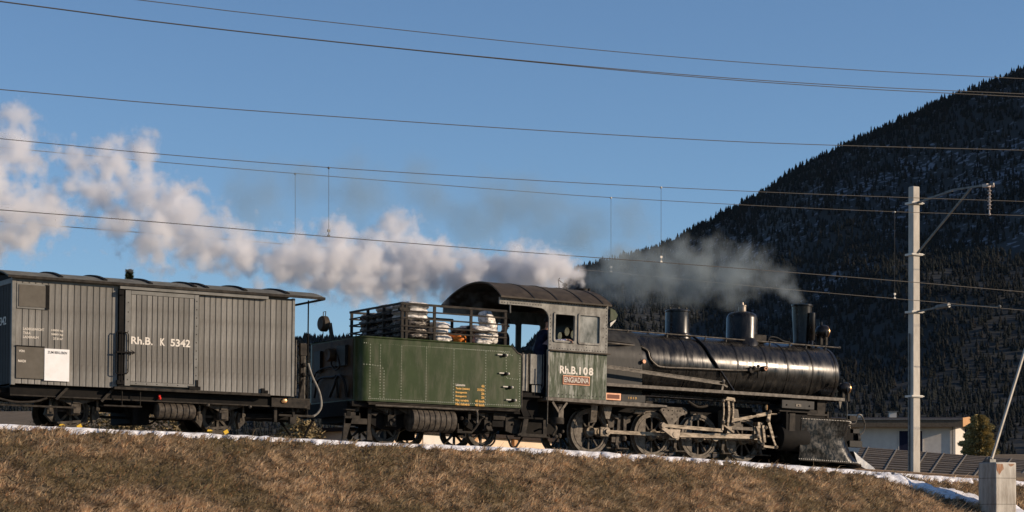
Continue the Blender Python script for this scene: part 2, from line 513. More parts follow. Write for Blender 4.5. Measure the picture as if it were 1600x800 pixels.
# ------------------------------------------------------------------ mountain and its forest
SF, CF = math.sin(R(31)), math.cos(R(31))
def cam_xy(d, s):
    """forward distance d and sideways distance s from the viewpoint -> world x, y"""
    return CAM.x + d * SF + s * CF, CAM.y + d * CF - s * SF
RIDGE_U = [-3000, -900, -200, 200, 400, 440, 480, 560, 620, 700, 820, 845, 870, 900, 960, 1040, 1100, 1180, 1240, 1300, 1380, 1450, 1500, 1600, 1750, 2000, 2400, 3000, 4200, 6000]
RIDGE_V = [760, 720, 640, 590, 556, 542, 530, 532, 540, 548, 548, 520, 462, 420, 406, 382, 350, 308, 266, 236, 200, 166, 146, 108, 60, -30, -160, -300, -420, -300]
D0 = 6000.0
DF = 2900.0
def ridge_h(s):
    u = 800 + 3425 * s / D0
    return -1.47 + (815 - np.interp(u, RIDGE_U, RIDGE_V)) / 3425 * D0
def mount_z(d, s):
    h = ridge_h(s)
    if d <= D0:
        t = max(0.0, (d - DF) / (D0 - DF))
        g = t ** 1.02
    else:
        g = max(-0.2, 1 - (d - D0) / 2500.0)
    rough = noise.fractal(Vector((s * 0.0016, d * 0.0012, 5.0)), 1.0, 2.1, 5)
    t2 = min(1, max(0, (d - DF) / 700)) * min(1, abs(D0 - d) / 700)
    # gullies run down the slope
    gul = noise.noise(Vector((s * 0.003 + 0.8 * noise.noise(Vector((d * 0.001, s * 0.001, 2))), d * 0.0006, 9)))
    return 8 + (h - 8) * g + t2 * (rough * 90 + gul * 75) * (0.25 + 0.75 * g)

def mount_mat():
    m = bpy.data.materials.new('forest_floor_with_snow'); m.use_nodes = True
    n, l = m.node_tree.nodes, m.node_tree.links
    b = n['Principled BSDF']; b.inputs['Roughness'].default_value = 0.9
    tc = n.new('ShaderNodeTexCoord')
    def nz(scale, det):
        x = n.new('ShaderNodeTexNoise'); x.inputs['Scale'].default_value = scale; x.inputs['Detail'].default_value = det
        l.new(tc.outputs['Object'], x.inputs['Vector']); return x.outputs['Fac']
    big, small = nz(0.0035, 5), nz(0.055, 8)
    a = n.new('ShaderNodeMath'); a.operation = 'MULTIPLY_ADD'; a.inputs[1].default_value = 0.6
    l.new(big, a.inputs[0]); l.new(small, a.inputs[2])
    cr = n.new('ShaderNodeValToRGB')
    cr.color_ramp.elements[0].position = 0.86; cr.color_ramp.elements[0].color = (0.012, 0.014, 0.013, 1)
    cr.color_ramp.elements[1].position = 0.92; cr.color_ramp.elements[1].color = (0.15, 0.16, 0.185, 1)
    gp = n.new('ShaderNodeNewGeometry'); sx = n.new('ShaderNodeSeparateXYZ'); l.new(gp.outputs['Position'], sx.inputs[0])
    mr = n.new('ShaderNodeMapRange'); mr.inputs[1].default_value = 250; mr.inputs[2].default_value = 750; mr.inputs[3].default_value = -0.16; mr.inputs[4].default_value = -0.01; l.new(sx.outputs['Z'], mr.inputs[0])
    ad = n.new('ShaderNodeMath'); ad.operation = 'ADD'; l.new(a.outputs[0], ad.inputs[0]); l.new(mr.outputs[0], ad.inputs[1])
    l.new(ad.outputs[0], cr.inputs[0]); l.new(cr.outputs[0], b.inputs['Base Color'])
    return m

def build_mountain():
    ds = list(np.arange(DF, D0, 75)) + [D0, D0 + 120, D0 + 400, D0 + 1000, D0 + 2500]
    ss = list(np.arange(-6300, -1050, 200)) + list(np.arange(-1050, 1900, 50)) + list(np.arange(1900, 9600, 200))
    vs = []
    for d in ds:
        for s in ss:
            x, y = cam_xy(d, s); vs.append((x, y, mount_z(d, s)))
    n = len(ss)
    fs = [(j * n + i, j * n + i + 1, (j + 1) * n + i + 1, (j + 1) * n + i) for j in range(len(ds) - 1) for i in range(n - 1)]
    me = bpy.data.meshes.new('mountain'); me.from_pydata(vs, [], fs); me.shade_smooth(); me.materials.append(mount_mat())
    o = bpy.data.objects.new('mountain', me); COL.objects.link(o); o['kind'] = 'structure'
    # forest: one stuff object of many small spruces
    P = []
    def put(d, s, h):
        x, y = cam_xy(d, s); P.append((x, y, mount_z(d, s) - 1.0, h))
    k = 0
    while k < 46000:
        d = DF + 150 + (D0 - DF - 150) * random.random() ** 0.75
        u = random.uniform(-250, 1750)
        s = (u - 800) / 3425 * d
        cl = noise.noise(Vector((s * 0.006, d * 0.006, 21)))
        up = (d - DF) / (D0 - DF)
        k += 1
        openness = sstep(0.35, 0.75, up) * sstep(-0.1, 0.3, noise.noise(Vector((s * 0.0022, d * 0.0016, 40))))
        if random.random() < openness * 0.5 or (cl < -0.48 and up > 0.3): continue
        put(d, s, random.uniform(11, 20))
    for i in range(3600):            # the crest
        s = random.uniform(-1800, 1800)
        if noise.noise(Vector((s * 0.012, 3, 0))) < -0.35 and random.random() < 0.6: continue
        put(D0 - random.uniform(0, 110), s, random.uniform(8, 17) * (1.0 + 0.5 * (random.random() < 0.12)))
    P = np.array(P)
    n = len(P)
    K = 5
    tv = []; tf = []
    lv = [(0.08, 0.26), (0.34, 0.20), (0.62, 0.13)]
    for q, (z0, r) in enumerate(lv):
        z1 = [0.55, 0.82, 1.0][q]
        o = len(tv)
        for j in range(K):
            t = 2 * PI * (j + 0.5 * q) / K
            tv.append((math.cos(t) * r, math.sin(t) * r, z0))
        tv.append((0, 0, z1))
        tf += [(o + j, o + (j + 1) % K, o + K) for j in range(K)]
    tv = np.array(tv); tf = np.array(tf)
    jit = rng.uniform(0.72, 1.35, (n, len(tv), 3)); jit[:, :, 2] = rng.uniform(0.93, 1.07, (n, len(tv)))
    rot = rng.uniform(0, 2 * PI, n)
    c, s_ = np.cos(rot)[:, None], np.sin(rot)[:, None]
    X = tv[None, :, 0] * jit[:, :, 0]; Y = tv[None, :, 1] * jit[:, :, 1]; Z = tv[None, :, 2] * jit[:, :, 2]
    wd = rng.uniform(0.7, 1.15, n)[:, None]
    H = P[:, 3][:, None]
    V = np.stack([P[:, 0][:, None] + (X * c - Y * s_) * H * wd, P[:, 1][:, None] + (X * s_ + Y * c) * H * wd, P[:, 2][:, None] + Z * H], -1).reshape(-1, 3)
    T = (tf[None] + (np.arange(n) * len(tv))[:, None, None]).reshape(-1, 3)
    shade = rng.uniform(0.8, 1.2, n)
    big = np.array([noise.noise(Vector((p[0] * 0.003, p[1] * 0.003, p[2] * 0.004))) for p in P])
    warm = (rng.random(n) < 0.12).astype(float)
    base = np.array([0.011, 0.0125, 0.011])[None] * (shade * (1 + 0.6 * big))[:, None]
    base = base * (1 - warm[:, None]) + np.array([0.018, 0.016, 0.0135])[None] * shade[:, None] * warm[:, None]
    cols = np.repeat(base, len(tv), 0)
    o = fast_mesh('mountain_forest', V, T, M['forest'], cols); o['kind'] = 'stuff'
    o['label'] = 'dark spruce forest covering the shaded mountain slope'
build_mountain()

# ------------------------------------------------------------------ dead grass on the bank
def build_grass():
    N = 130000
    x = rng.uniform(-21, 13.5, N); y = -1.52 - 4.2 * rng.random(N) ** 0.9
    keep = np.ones(N, bool)
    z = np.empty(N); cl = np.empty(N); cl2 = np.empty(N); cl3 = np.empty(N)
    for i in range(N):
        z[i] = ground_z(x[i], y[i])
        cl[i] = noise.noise(Vector((x[i] * 3.2 + y[i] * 0.6, y[i] * 4.0, 0.0)))
        cl2[i] = noise.noise(Vector((x[i] * 0.55, y[i] * 0.8, 7.0)))
        cl3[i] = noise.noise(Vector((x[i] * 7, y[i] * 7, 17.0)))
    # snow patch beside the anchor block stays mostly bare
    sn = np.array([snow_cover(a, b) for a, b in zip(x, y)])
    keep = rng.random(N) > sn * 0.96
    x, y, z, cl, cl2, cl3 = [q[keep] for q in (x, y, z, cl, cl2, cl3)]
    n = len(x)
    h = (0.05 + 0.11 * np.clip(cl + 0.45, 0, 1) + 0.05 * rng.random(n)) * rng.uniform(0.6, 1.3, n)
    wdt = rng.uniform(0.010, 0.028, n)
    stem = rng.random(n) < 0.02
    h = np.where(stem, h * 2.0 + 0.08, h); wdt = np.where(stem, 0.009, wdt)
    an = rng.uniform(0, 2 * PI, n)
    lean = rng.normal(0, 0.75, (n, 2)) + np.array([0.85, -0.55])[None]
    bx, by = np.cos(an) * wdt / 2, np.sin(an) * wdt / 2
    p0 = np.stack([x - bx, y - by, z - 0.01], -1); p1 = np.stack([x + bx, y + by, z - 0.01], -1)
    mid = np.stack([x + lean[:, 0] * h * 0.4, y + lean[:, 1] * h * 0.4, z + h * 0.50], -1)
    m0 = mid - np.stack([bx, by, 0 * bx], -1) * 0.8; m1 = mid + np.stack([bx, by, 0 * bx], -1) * 0.8
    tip = np.stack([x + lean[:, 0] * h, y + lean[:, 1] * h, z + h * 0.62], -1)
    V = np.stack([p0, p1, m0, m1, tip], 1).reshape(-1, 3)
    T = (np.array([[0, 1, 3], [0, 3, 2], [2, 3, 4]])[None] + (np.arange(n) * 5)[:, None, None]).reshape(-1, 3)
    straw = np.array([0.82, 0.62, 0.40]); brown = np.array([0.20, 0.135, 0.075]); olive = np.array([0.32, 0.265, 0.14]); rust = np.array([0.62, 0.36, 0.20])
    t = np.clip(0.45 + 1.5 * cl + 0.8 * cl2 + 0.35 * cl3 + rng.normal(0, 0.16, n), 0, 1)[:, None]
    c = brown * (1 - t) + straw * t
    o_ = np.clip(-cl2 * 1.8 + rng.normal(0, 0.2, n), 0, 0.7)[:, None]
    c = c * (1 - o_) + olive * o_
    r_ = (rng.random(n) < 0.07)[:, None]
    c = np.where(r_, rust, c)
    o = fast_mesh('dead_grass', V, T, M['attr'], np.repeat(c, 5, 0)); o['kind'] = 'stuff'
    o['label'] = 'dry brown winter grass on the railway bank'

# ------------------------------------------------------------------ snow
def snow_cover(x, y):
    """0..1 how much snow lies at x, y on the bank"""
    w_ = 0.12 * noise.noise(Vector((x * 1.3, 0, 3))) + 0.16 * noise.noise(Vector((x * 5, 0, 5)))
    e = -1.66 + w_
    if 5.6 < x < 9.4:      # tongue of snow reaching down towards the block
        t = (x - 5.6) / 3.2
        lo = -1.75 - 1.35 * min(1, t) + 0.12 * noise.noise(Vector((x * 4, 1, 8)))
        hi = -1.68 - 0.85 * min(1, max(0, t - 0.25) * 1.2)
        if lo < y < hi: return 1.0
    if y > e: return 1.0
    pt = noise.noise(Vector((x * 1.3, y * 2.2, 30)))
    if pt > 0.9: return 0.5
    return 0.0

def build_snow():
    xs = np.arange(-30, 30, 0.07); ys = np.arange(-3.4, -1.18, 0.06)
    nx = len(xs)
    vs = []; cov = []
    for y in ys:
        for x in xs:
            c = snow_cover(x, y)
            top = crest_z(x) + 0.0
            if y > -1.62:
                z = top + 0.02 * noise.noise(Vector((x * 2.3, y * 3, 0))) - 0.10 * max(0, y + 1.30) 
            else:
                z = min(ground_z(x, y) + 0.055, top + 0.01)
                z = z + 0.02 * noise.noise(Vector((x * 5, y * 5, 0)))
            if c <= 0: z = ground_z(x, y) - 0.06
            vs.append((x, y, z)); cov.append(c > 0)
    fs = []
    for j in range(len(ys) - 1):
        for i in range(nx - 1):
            q = (j * nx + i, j * nx + i + 1, (j + 1) * nx + i + 1, (j + 1) * nx + i)
            if any(cov[k] for k in q): fs.append(q)
    me = bpy.data.meshes.new('snow'); me.from_pydata(vs, [], fs); me.materials.append(M['snow']); me.shade_smooth()
    bm = bmesh.new(); bm.from_mesh(me)
    bmesh.ops.delete(bm, geom=[v for v in bm.verts if not v.link_faces], context='VERTS')
    bm.to_mesh(me); bm.free()
    o = bpy.data.objects.new('snow', me); COL.objects.link(o); o['kind'] = 'stuff'
    o['label'] = 'thin line of old snow along the top of the bank'
    # far edge of the track bed and a little snow behind
    m = MB()
    ys2 = [7.6, 7.9, 8.3, 8.6, 8.9]
    xs2 = np.arange(-30, 30, 0.25); n2 = len(xs2)
    vv = [(x, y, crest_z(x) - 0.20 + (0.10 if 0 < k < 4 else -0.08) + 0.03 * noise.noise(Vector((x * 1.5, y * 3, 4)))) for k, y in enumerate(ys2) for x in xs2]
    ff = [(j * n2 + i, j * n2 + i + 1, (j + 1) * n2 + i + 1, (j + 1) * n2 + i) for j in range(4) for i in range(n2 - 1)]
    m.add(vv, ff)
    o = obj('snow', m, M['snow'], smooth=180); o['kind'] = 'stuff'; o['label'] = 'snow edge on the far side of the tracks'
build_snow()
build_grass()

# ------------------------------------------------------------------ tracks
def build_track(name, yc, x0, x1, step, label):
    t = thing(name, label, 'railway track')
    t['kind'] = 'structure'
    del t['category']
    m = MB()
    xs = list(np.arange(x0, x1 + 0.1, 1.0)); n = len(xs)
    prof = [(-1.25, -0.20), (-1.1, -0.10), (1.1, -0.10), (1.25, -0.20)]
    vs = [(x, yc + p[0], track_z(x) + p[1]) for x in xs for p in prof]
    fs = [(i * 4 + k, i * 4 + k + 1, (i + 1) * 4 + k + 1, (i + 1) * 4 + k) for i in range(n - 1) for k in range(3)]
    m.add(vs, fs); obj('ballast_bed', m, M['ballast'], t, smooth=180)
    m = MB(); m.box(-0.11, 0.11, -0.9, 0.9, -0.07, 0.04)
    sl_ = None
    k = 0
    x = x0
    while x < x1:
        z = track_z(x) - 0.135
        if sl_ is None:
            sl_ = obj('sleeper', m, M['wood'], t); o = sl_; o.location = (x, yc, z)
        else: dup(sl_, t, (x, yc, z))
        x += step
    for sgn in (-1, 1):
        m = MB()
        pr = [(-0.055, -0.125), (0.055, -0.125), (0.055, -0.113), (0.010, -0.10), (0.010, -0.035), (0.030, -0.028), (0.030, 0.0), (-0.030, 0.0), (-0.030, -0.028), (-0.010, -0.035), (-0.010, -0.10), (-0.055, -0.113)]
        K = len(pr)
        vs = [(x, yc + sgn * 0.53 + p[0], track_z(x) + p[1]) for x in xs for p in pr]
        fs = [(i * K + k, i * K + (k + 1) % K, (i + 1) * K + (k + 1) % K, (i + 1) * K + k) for i in range(n - 1) for k in range(K)]
        m.add(vs, fs); obj('rail', m, M['rail'], t, smooth=0)
build_track('railway_track', 0.0, -34, 34, 0.7, 'railway track that the steam train runs on')
build_track('railway_track', 3.5, -34, 34, 1.0, 'empty second track behind the steam train')
# ------------------------------------------------------------------ steam locomotive (local: x forward, near side is -y, z up from rail)
GL, GT, GK = 0.022, 0.016, 0.0135
loco = thing('steam_locomotive', 'black steam locomotive with green cab side numbered 108 pulling the train', 'locomotive', (0, 0, 0), (0, GL, 0))

def rivets(name, pts, d, r, m, parent, label=None):
    mb = MB()
    for p in pts: mb.dome(p, d, r)
    o = obj(name, mb, m, parent, smooth=60); o['kind'] = 'stuff'
    return o
def row(p0, p1, step):
    p0, p1 = Vector(p0), Vector(p1); n = max(1, int((p1 - p0).length / step))
    return [p0.lerp(p1, i / n) for i in range(n + 1)]

# --- boiler
BZ, BR = 2.19, 0.73
m = MB()
m.lathe([(-0.50, BR - 0.03), (-0.50, BR), (5.30, BR), (5.36, BR - 0.02), (5.40, BR - 0.10), (5.42, 0.45), (5.46, 0.3), (5.47, 0.0001)], (0, 0, BZ), 'x', 64)
m.lathe([(-0.50, BR - 0.03), (-0.50, 0.0001)], (0, 0, BZ), 'x', 64)
boiler = obj('boiler', m, M['boiler'], loco, smooth=40)
band0 = None
for bxp in (0.85, 2.30, 3.15, 3.78, 4.54, 5.26):
    if band0 is None:
        m = MB(); m.lathe([(-0.022, BR - 0.01), (-0.022, BR + 0.008), (0.022, BR + 0.008), (0.022, BR - 0.01)], (0, 0, 0), 'x', 64)
        band0 = obj('boiler_band', m, M['boiler'], boiler, smooth=40); band0.location = (bxp, 0, BZ)
    else: dup(band0, boiler, (bxp, 0, BZ))
m = MB(); m.lathe([(5.42, 0.50), (5.47, 0.48), (5.50, 0.25), (5.52, 0.0001)], (0, 0, BZ), 'x', 32); m.bar((5.51, -0.5, BZ), (5.51, 0.5, BZ), 0.05, 0.03)
m.tube([(5.50, 0, BZ), (5.62, 0, BZ), (5.62, 0, BZ - 0.14)], 0.02)
obj('smokebox_door', m, M['black'], boiler)
# firebox: round topped, flat flanks
pf = [(-0.80, 1.20)]
for i in range(0, 25):
    a = PI - PI * i / 24
    pf.append((0.79 * math.cos(a), BZ + 0.01 + (BR + 0.02) * math.sin(a)))
pf.append((0.80, 1.20))
m = MB(); m.prism(pf, -1.74, -0.47, 'yz')
fb = obj('firebox', m, M['firebox'], loco, smooth=40)
pts = row((-0.50, -0.80, 1.62), (-0.50, -0.80, 2.35), 0.12) + row((-1.7, -0.80, 2.02), (-0.5, -0.80, 2.02), 0.10)
rivets('rivets', pts, (0, -1, 0), 0.012, M['edge'], fb)
# frame, ashpan, smokebox saddle
m = MB()
for s in (-1, 1): m.box(-3.5, 4.9, s * 0.42, s * 0.46, 0.42, 1.12)
m.box(-1.7, -0.5, -0.4, 0.4, 0.45, 1.4)
m.box(-0.5, 3.0, -0.38, 0.38, 0.75, 1.3)
m.box(4.0, 5.1, -0.55, 0.55, 0.6, 1.55)
m.box(3.0, 4.0, -0.40, 0.40, 0.5, 1.2)
obj('frame', m, M['frame'], loco, bevel=0.006)

# --- running boards
m = MB()
for s in (-1, 1):
    m.box(-1.72, 5.10, s * 0.70, s * 1.20, 1.545, 1.580)
obj('running_board', m, M['black'], loco)
m = MB()
m.box(-1.72, 5.12, -1.225, -1.20, 1.525, 1.60); m.box(-1.72, 5.12, 1.20, 1.225, 1.525, 1.60); m.box(5.10, 5.125, -1.2, 1.2, 1.53, 1.595)
obj('valance', m, M['edge'], loco, bevel=0.004)
m = MB()
m.prism([(-3.34, 1.12), (-3.34, 1.195), (-0.9, 1.195), (-0.12, 1.165), (-0.10, 1.125), (-0.75, 1.10)], -1.30, -0.75)
m.prism([(-3.34, 1.12), (-3.34, 1.195), (-0.9, 1.195), (-0.12, 1.165), (-0.10, 1.125), (-0.75, 1.10)], 0.75, 1.30)
obj('lower_running_board', m, M['edge'], loco, bevel=0.004)

# --- domes and chimney
def dome_obj(name, x, prof, mt, n=40):
    m = MB(); m.lathe(prof, (x, 0, 0), 'z', n); return obj(name, m, mt, loco, smooth=35)
d1 = dome_obj('sand_dome', 1.05, [(2.72, 0.36), (2.93, 0.33), (2.96, 0.295), (3.0, 0.285), (3.46, 0.285), (3.475, 0.30), (3.50, 0.30), (3.515, 0.285), (3.53, 0.25), (3.545, 0.12), (3.55, 0.0001)], M['boiler'])
m = MB()
for a in range(6):
    t = a * PI / 3
    m.box(1.05 + 0.22 * math.cos(t) - 0.02, 1.05 + 0.22 * math.cos(t) + 0.02, 0.22 * math.sin(t) - 0.02, 0.22 * math.sin(t) + 0.02, 3.53, 3.57)
obj('lid_clamps', m, M['black'], d1)
d2 = dome_obj('steam_dome', 2.93, [(2.70, 0.46), (2.90, 0.42), (2.94, 0.385), (2.98, 0.372), (3.44, 0.372), (3.50, 0.360), (3.555, 0.325), (3.59, 0.26), (3.61, 0.16), (3.615, 0.0001)], M['boiler'])
m = MB(); m.lathe([(3.59, 0.13), (3.61, 0.125), (3.63, 0.095), (3.74, 0.095), (3.75, 0.105), (3.77, 0.105), (3.78, 0.04), (3.84, 0.03), (3.85, 0.0001)], (2.93, 0, 0), 'z', 20)
obj('safety_valve', m, M['rim'], d2, smooth=35)
ch = dome_obj('chimney', 4.74, [(2.74, 0.36), (2.93, 0.27), (2.97, 0.205), (3.02, 0.195), (3.86, 0.245), (3.88, 0.262), (3.915, 0.262), (3.92, 0.24), (3.92, 0.20), (3.2, 0.16)], M['boiler'])
m = MB()
m.lathe([(3.02, 0.055), (3.06, 0.085), (3.66, 0.088), (3.70, 0.088), (3.71, 0.07), (3.71, 0.055), (3.4, 0.05)], (4.84, -0.26, 0), 'z', 16)
m.tube([(4.84, -0.26, 3.05), (4.80, -0.30, 2.93), (4.72, -0.33, 2.87)], 0.05)
m.tube([(4.90, -0.2, 3.05), (4.95, -0.28, 2.93), (4.92, -0.34, 2.86)], 0.02)
obj('exhaust_pipe', m, M['boiler'], ch, smooth=40)
m = MB(); m.box(3.05, 3.40, -0.36, -0.20, 2.87, 3.06)
obj('junction_box', m, M['dirt'], loco, bevel=0.01)

# --- handrail along the top
m = MB()
m.tube([(-1.72, -0.36, 2.90), (5.62, -0.36, 2.90)], 0.017, 8)
m.ball((5.63, -0.36, 2.90), 0.035, 8)
obj('handrail', m, M['pipe'], loco)
m = MB()
for x in (-0.6, 0.5, 1.6, 2.2, 3.5, 4.1, 4.6, 5.2):
    m.cyl((x, -0.36, 2.80), (x, -0.36, 2.92), 0.018, n=8); m.ball((x, -0.36, 2.90), 0.03, 8)
obj('handrail_posts', m, M['pipe'], loco)
m = MB()
m.tube(bez([(3.45, -0.34, 2.92), (3.52, -0.34, 3.02), (3.72, -0.34, 3.02), (3.9, -0.36, 2.95), (4.1, -0.36, 2.93)]), 0.022)
m.tube(bez([(3.3, -0.3, 3.0), (3.6, -0.3, 2.96), (4.2, -0.34, 2.92)]), 0.014)
m.cyl((0.15, -0.1, 2.92), (0.15, -0.1, 3.0), 0.03, n=8)
m.ball((0.22, -0.1, 3.0), 0.03, 8)
obj('top_pipework', m, M['black'], loco)

# --- pipes on the boiler flank
def on(r_off, ang):  # point on boiler surface, ang from the top towards the near side (degrees)
    r = BR + r_off
    return (-r * math.sin(R(ang)), BZ + r * math.cos(R(ang)))
def bp_(x, ang, off=0.03):
    y, z = on(off, ang); return (x, y, z)
for q, off in ((0, 0), (1, 0.05)):
    m = MB()
    pts = bez([(-1.72, -0.80, 2.53 + off), (-1.2, -0.82, 2.53 + off), bp_(-0.6, 63 - off * 60), bp_(-0.42, 66 - off * 60, 0.04), bp_(-0.28 + off, 72), bp_(-0.24 + off, 84), bp_(-0.10 + off, 94, 0.05), bp_(0.10 + off, 98 - off * 70, 0.05), bp_(0.9, 97 - off * 70, 0.05), bp_(2.1, 95 - off * 70, 0.05), bp_(2.6, 93 - off * 60, 0.06)], 6)
    if q == 0: m.tube(pts, 0.022)
    else: m.tube(pts[:36], 0.018)
    obj('injector_pipe', m, M['pipe'] if q == 0 else M['black'], loco)
m = MB()
m.tube(bez([(1.22, -0.30, 2.93), bp_(1.32, 34), bp_(1.42, 55), bp_(1.55, 78), bp_(1.85, 105, 0.06), (2.15, -0.78, 1.62)], 7), 0.028)
obj('sand_pipe', m, M['boiler'], loco)
m = MB()  # check valve on the flank
m.cyl((2.62, -0.72, 2.15), (2.62, -0.84, 2.15), 0.07, n=12)
m.tube([(2.60, -0.80, 2.14), (2.76, -0.84, 2.17), (2.95, -0.85, 2.20)], 0.038)
m.cyl((2.95, -0.78, 2.20), (2.95, -0.93, 2.20), 0.065, n=12)
m.tube([(2.80, -0.84, 2.25), (2.80, -0.84, 1.98)], 0.022); m.ball((2.80, -0.84, 2.26), 0.04, 8); m.ball((2.68, -0.84, 2.21), 0.05, 8)
obj('check_valve', m, M['dirt'], loco)
m = MB(); m.lathe([(-0.005, 0.05), (-0.02, 0.042), (-0.02, 0.03), (0, 0.03)], (2.95, -0.93, 2.20), 'y', 16)
obj('valve_ring', m, M['copper'], loco)
m = MB(); m.cyl((-0.46, -0.80, 2.17), (-0.46, -0.86, 2.17), 0.045, n=12); obj('washout_plug', m, M['copper'], loco)
# reversing rod
m = MB(); m.bar((-1.70, -1.05, 1.975), (1.60, -1.05, 1.770), 0.03, 0.075)
rr = obj('reach_rod', m, M['edge'], loco, bevel=0.004)
m = MB(); m.bar((-1.70, -1.068, 2.012), (1.60, -1.068, 1.807), 0.012, 0.016); m.bar((-1.70, -1.068, 1.945), (1.60, -1.068, 1.74), 0.012, 0.016)
obj('reach_rod_flange', m, M['pipe'], rr)
m = MB(); m.bar((1.60, -1.03, 1.60), (1.66, -1.03, 1.86), 0.05, 0.05); m.ball((1.62, -1.05, 1.80), 0.055, 8); m.bar((1.52, -1.05, 1.79), (1.75, -1.05, 1.70), 0.03, 0.04)
obj('reversing_lever', m, M['pipe'], loco)

# --- headlamps
def lamp(name, c, r, ln, label):
    m = MB()
    m.lathe([(-ln * 0.55, 0.001), (-ln * 0.5, r * 0.45), (-ln * 0.25, r * 0.85), (0, r), (ln * 0.35, r), (ln * 0.36, r * 0.86), (ln * 0.30, r * 0.80)], c, 'x', 24)
    m.cyl((c[0] - 0.02, c[1], c[2] + r * 0.9), (c[0] - 0.02, c[1], c[2] + r + 0.07), r * 0.22, n=10)
    m.tube([(c[0], c[1] - r * 0.9, c[2] + 0.02), (c[0], c[1] - r * 1.02, c[2] - r * 0.5), (c[0], c[1] - r * 0.5, c[2] - r * 1.15)], 0.018)
    o = obj(name, m, M['boiler'], loco, label=label)
    m = MB(); m.lathe([(ln * 0.35, r * 1.0), (ln * 0.42, r * 0.98), (ln * 0.42, r * 0.82), (ln * 0.36, r * 0.82)], c, 'x', 24); m.bar((c[0] + ln * 0.40, c[1] - r, c[2]), (c[0] + ln * 0.40, c[1] + r, c[2]), 0.02, 0.03); 
    obj('lamp_rim', m, M['brass'], o)
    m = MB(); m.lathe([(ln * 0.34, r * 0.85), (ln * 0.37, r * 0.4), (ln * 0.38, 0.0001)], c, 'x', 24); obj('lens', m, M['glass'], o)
    m = MB(); m.box(c[0] - 0.10, c[0] - 0.03, c[1] - 0.10, c[1] - 0.05, c[2] - r - 0.16, c[2] - r * 0.6); m.box(c[0] - 0.10, c[0] - 0.03, c[1] + 0.05, c[1] + 0.10, c[2] - r - 0.16, c[2] - r * 0.6); m.box(c[0] + 0.06, c[0] + 0.12, c[1] - 0.10, c[1] - 0.05, c[2] - r - 0.16, c[2] - r * 0.6)
    obj('lamp_bracket', m, M['dirt'], o)
    return o
lamp('headlamp', (5.36, 0, 3.30), 0.17, 0.30, 'lamp on top of the smokebox')
lamp('headlamp', (5.32, -0.92, 1.86), 0.15, 0.28, 'lamp at the front of the running board')
lamp('headlamp', (5.32, 0.92, 1.86), 0.15, 0.28, 'lamp at the front of the running board')

# --- cab
CX0, CX1 = -3.26, -1.74
for s in (-1, 1):
    y0, y1 = (s * 1.25, s * 1.21)
    m = MB(); m.box(CX0, CX1, y0, y1, 1.20, 2.235)
    cs = obj('cab_side', m, M['green_cab'], loco, bevel=0.004)
    # grey upper sheet with two windows and the arched rear opening
    op = [(-4.56, 3.155), (-4.56, 3.30), (-1.74, 3.335), (-1.74, 2.235), (-3.29, 2.235), (-3.29, 2.90)]
    for i in range(1, 9):
        t = R(90 * i / 8)
        op.append((-3.29 - 0.24 * (1 - math.cos(t)) , 2.90 + 0.24 * math.sin(t)))
    op.append((-3.9, 3.15))
    m = cut_plate(op, [rrect(-3.13, -2.63, 2.46, 3.03, 0.03), rrect(-2.49, -1.97, 2.45, 3.05, 0.03)], s * 1.262, s * 1.222)
    up = obj('cab_upper_side', m, M['grey_cab'], loco, smooth=30)
    if s < 0:
        for (a, b, c, d) in ((-3.13, -2.63, 2.46, 3.03), (-2.49, -1.97, 2.45, 3.05)):
            m = cut_plate(rrect(a - 0.045, b + 0.045, c - 0.045, d + 0.045, 0.05), [rrect(a, b, c, d, 0.03)], -1.285, -1.258)
            obj('window_frame', m, M['grey_cab'], up, smooth=30, bevel=0.003)
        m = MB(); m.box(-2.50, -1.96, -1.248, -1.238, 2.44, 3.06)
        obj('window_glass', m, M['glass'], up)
        m = MB(); m.box(CX0 - 0.02, CX1 + 0.06, -1.31, -1.25, 2.215, 2.245)
        obj('belt_ledge', m, M['cab_roof'], loco, bevel=0.004)
        m = MB(); m.box(-3.30, -3.255, -1.275, -1.20, 1.20, 2.24)
        obj('cab_corner_strip', m, M['grey_cab'], loco, bevel=0.004)
        pts = row((-3.22, -1.263, 2.28), (-1.78, -1.263, 2.28), 0.072) + row((-3.25, -1.263, 2.35), (-3.25, -1.263, 3.0), 0.075) + row((-1.78, -1.263, 2.35), (-1.78, -1.263, 3.25), 0.075)
        pts += row((-4.5, -1.263, 3.25), (-1.82, -1.263, 3.285), 0.068) + row((-4.5, -1.263, 3.19), (-3.5, -1.263, 3.20), 0.07)
        pts += [(-2.3, -1.263, 2.34), (-2.3, -1.263, 2.40), (-1.86, -1.263, 2.8), (-1.86, -1.263, 2.6)]
        rivets('rivets', pts, (0, -1, 0), 0.0135, M['rivet_dark'], up)
        pts = row((-3.0, -1.25, 1.27), (-1.8, -1.25, 1.27), 0.10)
        rivets('rivets', pts, (0, -1, 0), 0.016, M['rivet_dark'], cs)
